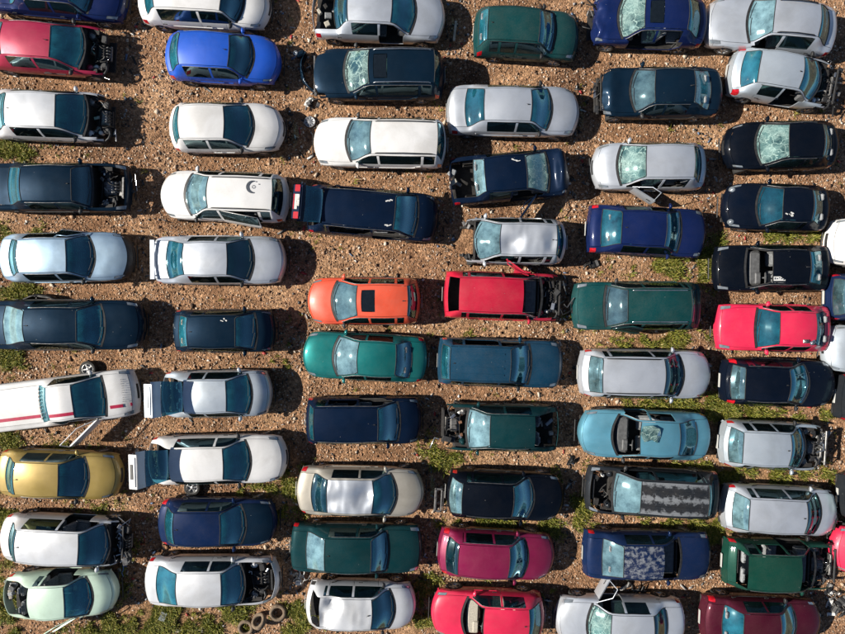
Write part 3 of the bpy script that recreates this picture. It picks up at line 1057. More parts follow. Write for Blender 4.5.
    for i in range(ns + 4):
        for j in range(NR):
            v = P[i, j]
            q = Vector((v[0] * 1.7 + sd, v[1] * 1.9, v[2] * 1.3))
            v[2] += .006 * noise.noise(q * 1.5)
            if dent and xrr - .1 < base_x[i] < xrf + .15 and v[2] > 1.15:
                for (ax, ay, ar, ad) in dents:
                    q_ = math.hypot((v[0] - ax) * .9, v[1] - ay) / ar
                    if q_ < 1:
                        v[2] -= ad * (1 - q_) ** 1.2
                v[2] -= dent * .22 * abs(noise.noise(Vector((v[0] * 3.1 + sd, v[1] * 2.2, sd))))
            if crush and v[0] > xn - .8:
                t = (v[0] - (xn - .8)) / .8
                e = noise.noise(Vector((v[1] * 2.2 + sd, v[2] * 2.0, sd)))
                v[0] -= crush * t * t * (.65 + .8 * e)
                v[2] += crush * .75 * t * noise.noise(Vector((v[0] * 4.5, v[1] * 3.5 + sd, 1.0)))
                v[1] += crush * .25 * t * noise.noise(Vector((v[0] * 3.5 + sd, 3.0, v[2] * 3.0)))
            if o.get('crumple') and base_x[i] > xws and v[2] > .6:   # bonnet folded up in a peak
                t = (v[0] - xws) / max(.1, hoodlen)
                if t > 0:
                    v[2] += o['crumple'] * (math.exp(-((t - .55) / .22) ** 2) * (1 - .5 * abs(v[1]) / W2) + .4 * noise.noise(Vector((v[0] * 5, v[1] * 4 + sd, 0))) * t)
    PV = P.reshape(-1, 3)
    # --- sort faces into panels
    groups = {}
    hl_in = o.get('lamp', .34)
    for i in range(ns + 3):
        xc = (base_x[i] + base_x[i + 1]) / 2
        for jj in range(NR - 1):
            side, r = (1, jj - 13) if jj >= 13 else (-1, 12 - jj)
            sk = 'l' if side > 0 else 'r'
            g = 'body'
            nose, tail = xc > xn - .13, xc < xt + .05
            if r <= 5:
                if nose:
                    g = 'front_bumper' if not (xn < xc < xn + .006 and r <= 1) else 'grille'
                elif xc > xws + .08:
                    g = 'hood'
                elif xc > xws:
                    g = 'cowl'
                elif xc > xrf:
                    g = 'windscreen' if r < 5 else 'body'
                elif xc > xrr:
                    g = ('roof' if not (o.get('sunroof') and r <= 2 and xrf - .64 < xc < xrf - .18) else 'sunroof') if r < 5 else 'body'
                elif xc > xrb:
                    g = 'rear_window' if r < 5 else 'body'
                elif not tail:
                    g = 'gate' if r < 5 else 'body'
                else:
                    g = 'rear_bumper'
            elif r <= 7:
                if xc > xn - .06:
                    g = 'front_bumper'
                elif xc > xn - hl_in:
                    g = 'lamp_' + sk
                elif xc > xws - .12:
                    g = 'body'
                elif xc > xB + .045:
                    g = 'win_f' + sk
                elif xc > xB - .045:
                    g = 'body'
                elif style == 'pickup':
                    g = 'body'
                elif xc > xwr:
                    if ndoor == 4 and xc > xdr + .05:
                        g = 'win_r' + sk
                    elif ndoor == 4 and xc > xdr - .05 and xdr - .05 > xwr:
                        g = 'body'
                    else:
                        g = 'win_q' + sk
                elif xc < xt + .05:
                    g = 'rear_bumper'
                elif xc < xt + .24 and o.get('toplamps'):
                    g = 'tail_' + sk
            else:
                if xc > xn - .46 and (r >= 9 or xc > xn - .1):
                    g = 'front_bumper'
                elif xc < xt + .36 and (r >= 10 or xc < xt + .03):
                    g = 'rear_bumper'
                elif xc < xt + .22 and r <= 9:
                    g = 'tail_' + sk
                elif xB < xc < xdf and r < 12:
                    g = 'door_f' + sk
                elif ndoor == 4 and xdr < xc < xB and r < 12:
                    g = 'door_r' + sk
            a = i * NR + jj
            groups.setdefault(g, []).append((a, a + NR, a + NR + 1, a + 1))
    # normals of the whole skin
    allf = np.array([f for fs in groups.values() for f in fs])
    fn = np.cross(PV[allf[:, 2]] - PV[allf[:, 0]], PV[allf[:, 3]] - PV[allf[:, 1]])
    VN = np.zeros_like(PV)
    for c in range(4):
        np.add.at(VN, allf[:, c], fn)
    VN /= np.maximum(1e-9, np.linalg.norm(VN, axis=1))[:, None]

    def panel(pn, key, m, parent=root, thick=.018, gap=.006, M=None):
        fs = groups.get(key)
        if not fs:
            return None
        ids = sorted(set(i for f in fs for i in f))
        loc = {g: k for k, g in enumerate(ids)}
        F = [tuple(loc[i] for i in f) for f in fs]
        A = PV[ids].copy()
        n = VN[ids]
        cnt = {}
        for f in F:
            for k in range(4):
                e = (f[k], f[(k + 1) % 4])
                cnt[e] = 1
        rim = [e for e in cnt if (e[1], e[0]) not in cnt]
        cen = np.zeros_like(A)
        num = np.zeros(len(A))
        for f in F:
            c = A[list(f)].mean(0)
            for k in f:
                cen[k] += c
                num[k] += 1
        bd = sorted(set(i for e in rim for i in e))
        d = cen[bd] / num[bd][:, None] - A[bd]
        ln = np.maximum(1e-6, np.linalg.norm(d, axis=1))[:, None]
        A[bd] += d / ln * np.minimum(gap, ln * .3)
        nA = len(A)
        verts = [A, A - n * thick]
        faces = list(F) + [tuple(i + nA for i in reversed(f)) for f in F]
        sm = [True] * len(faces)
        b0 = 2 * nA
        top = A[[e[0] for e in rim] + [e[1] for e in rim]]
        nn = n[[e[0] for e in rim] + [e[1] for e in rim]]
        k = len(rim)
        verts += [top, top - nn * thick]
        for q in range(k):
            faces.append((b0 + q + k, b0 + q, b0 + q + 2 * k, b0 + q + 3 * k))
            sm.append(False)
        V = np.concatenate(verts)
        if M is not None:
            V = V @ np.array(M.to_3x3()).T + np.array(M.translation)
        return mesh_obj(pn, V.tolist(), faces, m, parent, sm)

    def about(pt, axis, a):
        return Matrix.Translation(pt) @ Matrix.Rotation(a, 4, axis) @ Matrix.Translation(-Vector(pt))

    # --- outer panels
    panel('body', 'body', mat)
    roofmat = paint(o['roofcol'], *PAINTS[o['roofcol']]) if o.get('roofcol') else mat if not o.get('worn') else paint(pname, col[0], 0.15, .10, o['worn'])
    rf = panel('roof', 'roof', roofmat, gap=.009)
    hood = o.get('hood', 'ok')
    hoodmat = mat
    if o.get('hoodcol'):
        hoodmat = paint(o['hoodcol'], *PAINTS[o['hoodcol']])
    if hood == 'ok':
        panel('hood', 'hood', hoodmat)
    elif hood == 'open':
        panel('hood', 'hood', hoodmat, M=about((xws + .1, 0, zb), 'Y', -R(o.get('hood_a', 60))))
    if hood != 'bare':
        panel('cowl', 'cowl', TRIM)
    front = not o.get('nofront')
    if front:
        panel('front_bumper', 'front_bumper', mat if not o.get('blackbump') else TRIM, gap=.007)
        panel('grille', 'grille', TRIM)
        if not crush:
            mb = MB()
            mb.box((xn + .036, 0, .36), (.03, W * .46, .07), .01)
            for k in range(3):
                mb.box((xn + .05, 0, .34 + k * .02), (.012, W * .44, .006))
            mb.build('air_intake', TRIM, root)
    elif not o.get('gone'):
        mb = MB()           # bare front panel left behind
        mb.box((xn - .16 - crush * .5, 0, .70), (.06, W * .72, .07), .01)
        mb.box((xn - .14 - crush * .5, 0, .36), (.10, W * .74, .10), .02)
        for y in (-1, 1):
            mb.box((xn - .17 - crush * .5, y * W * .30, .53), (.05, .06, .30), .01)
        mb.build('front_panel', o.get('fpmat', rnd.choice([TRIM, CHASSIS, STEEL])), root)
    lamps = o.get('lamps', 'ok' if front else 'none')
    if lamps != 'none':
        for k in ('l', 'r'):
            if lamps == 'ok' or lamps == k:
                panel('headlight', 'lamp_' + k, LAMP)
    panel('rear_bumper', 'rear_bumper', mat if not o.get('blackbump') else TRIM, gap=.007)
    for k in ('l', 'r'):
        if o.get('tails', 'ok') in ('ok', k):
            panel('taillight', 'tail_' + k, TAIL)
    # windscreen and rear hatch or boot lid
    ws = o.get('ws', 'ok')
    if ws != 'none':
        g = {'ok': GLASS, 'crack': GLASS_CRACK, 'dark': GLASS_DARK, 'pale': GLASS_PALE}[ws]
        w_ = panel('windscreen', 'windscreen', g, thick=.006)
        if ws == 'crack':
            w_['label'] = 'windscreen crazed all over with cracks'
    else:
        pass
    gate = o.get('gate', 'ok')
    gm = None
    gname = 'trunk_lid' if sedan else 'tailgate'
    if style == 'pickup':
        gname = 'bed_cover'
    if gate != 'none':
        if gate != 'ok':
            gm = about((xrb, 0, ztop(xrb).item() - .02) if sedan and not o.get('gate_glass') else (xrr, 0, ztop(xrr).item() - .02), 'Y', R(gate))
        gt = panel(gname, 'gate', mat, M=gm)
        if gt is not None and style != 'pickup':
            pl = inst('number_plate', SH['plate'], gt, PLATE_Y if o.get('yplate') else (TRIM if o.get('bplate') else PLATE_W),
                      (xt - .03 if gm is None else 0, 0, .55))
            if gm is not None:
                pl.matrix_basis = gm @ Matrix.Translation((xt - .006, 0, .76))
        if gt is not None and gm is not None and not sedan:     # lower half of a lifted tailgate
            gw_ = W * .335
            mb = MB()
            mb.box((xt + .03, 0, .80), (.05, gw_ * 2, .36), .02, gm)
            mb.box((xt - .01, 0, .90), (.04, gw_ * 1.7, .05), .012, gm)
            mb.build('gate_skin', mat, gt)
            if o.get('gatelamps'):
                for s_ in (-1, 1):
                    mb = MB()
                    mb.box((xt - .005, s_ * gw_ * .78, .80), (.05, gw_ * .40, .20), .015, gm)
                    mb.build('taillight', TAIL, gt)
                mb = MB()
                mb.box((xt - .005, 0, .69), (.04, gw_ * .9, .05), .01, gm)
                mb.build('lamp_bar', TAIL, gt)
                mb = MB()
                mb.box((xt - .02, .05, .84), (.03, gw_ * .7, .12), .01, gm)
                mb.build('handle_strip', STEEL, gt)
    else:
        gt = None
    rwm = {'ok': GLASS, 'pale': GLASS_PALE, 'dark': GLASS_DARK, 'crack': GLASS_CRACK}.get(o.get('rw', 'ok'))
    if rwm is not None:
        up = gm is not None and (not sedan or o.get('gate_glass'))
        panel('rear_window', 'rear_window', rwm, gt if (gt is not None and not sedan) else root, .006, M=gm if up else None)
    # doors with their glass
    off = o.get('off', ())
    opn = o.get('open', {})
    for d in ('fl', 'fr', 'rl', 'rr'):
        sd_ = 1 if d[1] == 'l' else -1
        if 'door_' + d not in groups:
            if d[0] == 'r':
                continue
        if d in off:
            continue
        hx = xdf if d[0] == 'f' else xB
        M = None
        if d in opn:
            hp = (hx - .16 if d[0] == 'f' else hx, sd_ * (W2 - .03), .6)
            M = about(hp, 'Z', -sd_ * R(opn[d]))
        dr = panel('door', 'door_' + d, mat, M=M, thick=.05 if M is not None else .02)
        if dr is None:
            continue
        if d not in o.get('nowin', ()) and (M is None or opn[d] < 15):
            panel('door_window', 'win_' + d, GLASS_SIDE, dr, .006, M=M)
        if M is not None:       # window frame of an open door
            lo_x = (xB if d[0] == 'f' else xdr) + .08
            mb = MB()
            y_ = sd_ * (W2 - .06)
            yt = sd_ * (rw_ * W2 + .04)
            mb.tube([M @ Vector((hx - .12, y_, belt0)), M @ Vector((hx - .62 if d[0] == 'f' else hx - .1, yt, zr - .10)),
                     M @ Vector((lo_x, yt, zr - .10)), M @ Vector((lo_x - .05, y_, belt0))], .018, 6)
            mb.build('window_frame', mat, dr)
        hxx = (xB if d[0] == 'f' else xdr) + .20
        hm = inst('handle', SH['handle'], dr, None, (hxx, sd_ * (W2 + .008), .80), (0, 0, 0 if sd_ < 0 else math.pi))
        if M is not None:
            hm.matrix_basis = M @ hm.matrix_basis
    for k in ('l', 'r'):
        if 'q' + k not in o.get('nowin', ()):
            panel('quarter_window', 'win_q' + k, GLASS_SIDE, root, .006)
        if 'door_r' + k not in groups and 'win_r' + k in groups:
            panel('quarter_window', 'win_r' + k, GLASS_SIDE, root, .006)
    # mirrors
    for k, s_ in (('l', 1), ('r', -1)):
        if o.get('mirrors', 'lr').find(k) >= 0 and ('f' + k) not in off and ('f' + k) not in opn:
            inst('mirror', SH['mirror'], root, mat if rnd.random() < .6 and not o.get('blackbump') else TRIM,
                 (xws - .38, s_ * (W2 - .075), belt0 - .01), (0, 0, 0), (1, s_, 1))
    # rubber seals round the front and rear glass
    ik = lambda x: int(np.argmin(np.abs(st - x))) + 2
    seals = []
    if ws != 'none' or rnd.random() < .5:
        a_, b_ = ik(xrf), ik(xws)
        seals.append([(i, 8) for i in range(b_, a_ - 1, -1)] + [(a_, j) for j in range(9, 18)] + [(i, 18) for i in range(a_ + 1, b_ + 1)])
    if gm is None and o.get('rw') != 'none' and style != 'pickup':
        a_, b_ = ik(xrr), ik(xrb)
        seals.append([(i, 8) for i in range(b_, a_ + 1)] + [(a_, j) for j in range(9, 18)] + [(i, 18) for i in range(a_ - 1, b_ - 1, -1)] + [(b_, j) for j in range(17, 8, -1)])
    for q in seals:
        MB().tube([P[i, j] + VN[i * NR + j] * .002 for i, j in q], .013, 5).build('window_seal', RUBBER, root)
    tm = rnd.choice([STEEL, TRIM, STEEL])
    for s_ in (0, 26):
        i0, i1 = None, None
        for i in range(ns):
            if xwr <= st[i] and i0 is None:
                i0 = i
            if st[i] <= xws - .05:
                i1 = i
        row = 13 + (6 if s_ else -6)
        pts = [P[i + 2, row] + VN[(i + 2) * NR + row] * .006 for i in range(i0, i1 + 1, 2)]
        MB().tube(pts, .0105, 5).build('window_trim', tm, root)
        row = 13 + (10 if s_ else -10)
        ia, ib = [i for i in range(ns) if xdr + .03 < st[i] < xdf - .03][0], [i for i in range(ns) if xdr + .03 < st[i] < xdf - .03][-1]
        sd2 = 'l' if s_ else 'r'
        if not any(k[1] == sd2 for k in list(off) + list(opn)):
            pts = [P[i + 2, row] + VN[(i + 2) * NR + row] * .004 for i in range(ia, ib + 1, 2)]
            MB().tube(pts, .018, 5).build('side_moulding', TRIM if rnd.random() < .8 else mat, root)
    # wheels
    woff = o.get('woff', '')
    for k, (x, y) in enumerate(((xf, 1), (xf, -1), (xr, 1), (xr, -1))):
        if str(k) in woff:
            continue
        t = rnd.uniform(-.25, .25) if k < 2 and o.get('steer') is None else 0
        w = inst('wheel', SH['tyre'], root, None, (x, y * (W2 - .13), .30), (0, 0, t + (0 if y < 0 else math.pi)))
        inst('rim', SH['rim'], w, None)
    # underbody, cabin
    mb = MB()
    mb.box(((xt + xws) / 2 + .05, 0, .24), (xws - xt - .15, W - .34, .08), .02)
    if hood != 'bare':
        mb.box(((xn + xws) / 2 - .1, 0, .23), (hoodlen - .1, W * .62, .06), .02)
        mb.box((xws - .08, 0, .56), (.05, W - .30, .58), .01)
    else:
        for y in (-1, 1):
            mb.box(((xn + xws) / 2 - .1, y * W * .30, .36), (hoodlen - .15, .09, .12), .02)
        mb.box((xws - .05, 0, .56), (.05, W - .30, .58), .01)
    for y in (-1, 1):
        mb.box(((xdr + xdf) / 2, y * (W2 - .11), .29), (xdf - xdr + .5, .10, .14), .02)
        for x in (xf, xr):
            mb.box((x, y * (W2 - .30), .45), (.5, .06, .40), .03)
            mb.box((x, y * (W2 - .16), .675), (.5, .22, .03), .008)
    mb.build('underbody', CHASSIS, root)
    cab = CABIN_PALE if o.get('beige') else CABIN
    sx = xws - 1.28
    for y in (-.36, .36):
        if o.get('noseat'):
            continue
        se = inst('seat', SH['seat'], root, cab, (sx, y * W / 1.7, .24), (0, 0, rnd.uniform(-.08, .08)))
        inst('headrest', SH['headrest'], se, cab)
    if style != 'pickup' and xrr - .35 < sx - .75:
        inst('rear_bench', SH['bench'], root, cab, (max(sx - .88, xrr - .1), 0, .26), (0, 0, 0), (1, W / 1.75, 1))
    mb = MB()
    dm = Matrix.Translation((xws - .36, 0, .74))
    mb.box((0, 0, 0), (.46, W - .36, .24), .06, dm, .92)
    mb.box((-.10, .36, .13), (.20, .40, .07), .03, dm)
    mb.box((-.12, 0, -.14), (.30, .26, .30), .04, dm)
    mb.build('dashboard', CABIN_PALE if o.get('beige') else DASH, root)
    inst('steering_wheel', SH['steer'], root, None, (xws - .74, .36 * W / 1.7, .84), (0, R(24), 0))
    # wipers
    if ws != 'none' and not o.get('nowipers'):
        for y0, y1 in ((.50, -.06), (-.06, -.60)):
            pts = []
            for q in range(6):
                y = (y0 + (y1 - y0) * q / 5) * W / 1.7
                xx = xws - .03 - .05 * q / 5
                xq = xx - bow(xx).item() * (y / W2) ** 2
                pts.append((xq, y, ztop(xx).item() - crown(xx).item() * min(1.3, (y / (.78 * W2)) ** 2) + .022))
            MB().tube(pts, .009, 5).build('wiper', TRIM, root)
    # roof furniture
    if o.get('rails'):
        for s_ in (-1, 1):
            y = s_ * (rw_ * W2 - .03)
            pts = [(x, y, ztop(x).item() - .052 + h) for x, h in ((xrr + .15, .0), (xrr + .22, .05), (xm, .055), (xrf - .25, .05), (xrf - .18, .0))]
            MB().tube(pts, .018, 7).build('roof_rail', CHROME if o['rails'] == 2 else TRIM, root)
    if o.get('sunroof'):
        panel('sunroof', 'sunroof', SUNGLASS, rf, gap=.014)
    if o.get('antenna', rnd.random() < .55):
        x = (xrr + .16) if rnd.random() < .6 else xrf - .12
        mb = MB()
        mb.box((x, 0, ztop(x).item() + .012), (.07, .035, .03), .01)
        mb.tube([(x, 0, ztop(x).item() + .02), (x - .07, 0, ztop(x).item() + .07)], .006, 5)
        mb.build('antenna', TRIM, root)
    if o.get('spoiler'):
        mb = MB()
        x = xt + .16
        mb.box((x, 0, ztop(x).item() + .10), (.17, W * .80, .03), .012)
        for y in (-1, 1):
            mb.box((x, y * W * .32, ztop(x).item() + .04), (.10, .05, .12), .01)
        mb.build('spoiler', mat, root)
    # engine bay
    if hood in ('none', 'open') and hoodlen > .5:
        bx = xws + .16 + .27
        sl = min(1.0, (hoodlen - .22) / .80)
        if not o.get('noengine'):
            e = inst('engine_block', SH['engine'], root, rnd.choice([ALLOY, STEEL, CHASSIS]), (bx, rnd.uniform(-.08, .05), .0), (0, 0, rnd.uniform(-.06, .06)), (sl, 1, 1))
            inst('intake_manifold', SH['manifold'], e, rnd.choice([STEEL, ALLOY, TRIM]))
            inst('hose', SH['hose'], root, None, (bx + .02, 0, .02), (0, 0, rnd.uniform(-.2, .2)), (sl, 1, 1))
        inst('battery', SH['battery'], root, rnd.choice([TRIM, CHASSIS, TRIM]), (bx + rnd.uniform(-.1, .15) * sl, .46, 0), (0, 0, rnd.uniform(-.2, .2)))
        inst('air_box', SH['airbox'], root, None, (bx + .10 * sl, -.42, 0), (0, 0, rnd.uniform(-.2, .2)))
        inst('coolant_bottle', SH['bottle'], root, None, (bx - .18 * sl, -.50, 0.02))
        for s_ in (-1, 1):
            inst('strut_tower', SH['tower'], root, mat if rnd.random() < .5 else None, (xf - .04, s_ * (W2 - .28), .02))
        if not o.get('gone'):
            inst('radiator', SH['radiator'], root, rnd.choice([None, TRIM, TRIM]), (xn - .27 - crush * .5, 0, 0), (0, 0, rnd.uniform(-.04, .04)))
        for q in range(9):       # pipes, looms and brackets across the bay
            mb = MB()
            x, y, z = rnd.uniform(xws + .14, xn - .34), rnd.uniform(-.72, .72) * W2, rnd.uniform(.60, .78)
            t = rnd.random()
            if t < .55:
                pts = [(x, y, z)]
                for _ in range(4):
                    pts.append((min(xn - .25, max(xws + .1, pts[-1][0] + rnd.uniform(-.16, .16))), pts[-1][1] + rnd.uniform(-.17, .17), z + rnd.uniform(-.06, .04)))
                mb.tube(pts, rnd.choice([.008, .012, .02, .026]), 6)
                nm = 'pipe'
            else:
                mb.box((0, 0, 0), (rnd.uniform(.05, .22), rnd.uniform(.04, .12), rnd.uniform(.03, .08)), .012,
                       Matrix.Translation((x, y, z - .05)) @ Matrix.Rotation(rnd.uniform(0, 3), 4, 'Z') @ Matrix.Rotation(rnd.uniform(-.4, .4), 4, 'X'))
                nm = 'bracket'
            mb.build(nm, rnd.choice([STEEL, TRIM, ALLOY, RUBBER, RUST, CHROME]), root)
    if gate == 'none' and not o.get('emptyboot'):
        for q in range(6):       # bits left in the open boot
            mb = MB()
            x, y = rnd.uniform(xt + .1, max(xrb, xt + .5)), rnd.uniform(-.6, .6) * W2
            mb.box((0, 0, 0), (rnd.uniform(.12, .35), rnd.uniform(.08, .25), rnd.uniform(.04, .15)), .02,
                   Matrix.Translation((x, y, rnd.uniform(.45, .75))) @ Matrix.Rotation(rnd.uniform(0, 3), 4, 'Z') @ Matrix.Rotation(rnd.uniform(-.4, .4), 4, 'X'))
            mb.build('boot_fitting', rnd.choice([STEEL, TRIM, CABIN, CABIN_PALE, CHASSIS]), root)
    if hood == 'bare':
        for s_ in (-1, 1):
            inst('strut_tower', SH['tower'], root, None, (xf - .04, s_ * (W2 - .28), .02))
            mb = MB()
            for q in range(7):
                c = (rnd.uniform(xws + .1, xn - .25), s_ * rnd.uniform(.50, .68) * W2 / .85, rnd.uniform(.45, .72))
                mb.box((0, 0, 0), (rnd.uniform(.06, .2), rnd.uniform(.05, .12), rnd.uniform(.04, .12)), .012,
                       Matrix.Translation(c) @ Matrix.Rotation(rnd.uniform(0, 3), 4, 'Z') @ Matrix.Rotation(rnd.uniform(-.5, .5), 4, 'X'))
            mb.build('bracket', rnd.choice([STEEL, TRIM]), root)
    # torn parts at a smashed end
    for q in range(o.get('junk', 0)):
        mb = MB()
        x, y = xn - rnd.uniform(-.05, .45) - crush * .5, rnd.uniform(-.8, .8) * W2
        z = rnd.uniform(.45, .8)
        if rnd.random() < .5:
            mb.tube([(x, y, z), (x + rnd.uniform(-.2, .3), y + rnd.uniform(-.3, .3), z + rnd.uniform(-.1, .1)),
                     (x + rnd.uniform(-.1, .4), y + rnd.uniform(-.4, .4), z - rnd.uniform(0, .25))], rnd.uniform(.012, .03), 6)
        else:
            mb.box((0, 0, 0), (rnd.uniform(.12, .35), rnd.uniform(.06, .2), .03), .008,
                   Matrix.Translation((x, y, z)) @ Matrix.Rotation(rnd.uniform(0, 3), 4, 'Z') @ Matrix.Rotation(rnd.uniform(-.6, .6), 4, 'X'))
        mb.build('torn_bracket', rnd.choice([STEEL, TRIM, CHROME, TRIM]), root)
    info = dict(root=root, xt=xt, xrb=xrb, xrr=xrr, xrf=xrf, xws=xws, xn=xn, ztop=ztop, W2=W2, crown=crown, rw=rw_, mat=mat, roof=rf)
    return info
# ------------------------------------------------------------------ paints: colour, metallic, dust
PAINTS = {
    'white': ((.66, .66, .66), .0, .12), 'pearl': ((.60, .62, .65), .25, .12), 'silver': ((.56, .60, .66), .55, .10),
    'steelblue': ((.34, .48, .62), .6, .10), 'iceblue': ((.50, .565, .63), .5, .12), 'champagne': ((.44, .41, .35), .4, .14),
    'gold': ((.36, .255, .065), .3, .14), 'mint': ((.52, .68, .56), .1, .12), 'navy': ((.0025, .010, .030), .2, .012),
    'ink': ((.0016, .0035, .008), .0, .012), 'midnight': ((.002, .005, .013), .0, .012), 'blueblack': ((.0036, .016, .034), .35, .015),
    'royal': ((.008, .085, .50), .1, .04), 'blue': ((.010, .05, .19), .1, .05), 'cobalt': ((.004, .014, .075), .1, .03),
    'denim': ((.004, .016, .060), .1, .04), 'petrol': ((.005, .050, .10), .25, .09), 'teal': ((.006, .13, .13), .35, .06),
    'bottle': ((.003, .032, .038), .15, .04), 'forest': ((.004, .045, .032), .1, .05), 'emerald': ((.003, .050, .054), .15, .09),
    'turquoise': ((.10, .30, .41), .35, .09), 'crimson': ((.36, .010, .055), .15, .06), 'red': ((.48, .006, .035), .05, .10),
    'coral': ((.60, .016, .065), .0, .07), 'orange': ((.66, .075, .030), .0, .14), 'magenta': ((.22, .006, .055), .25, .06),
    'maroon': ((.060, .006, .018), .2, .06), 'graphite': ((.016, .020, .026), .2, .04),
}
H, S, E, M, P_, U = 'hatchback_car', 'sedan_car', 'estate_car', 'people_carrier', 'pickup_truck', 'off_road_car'
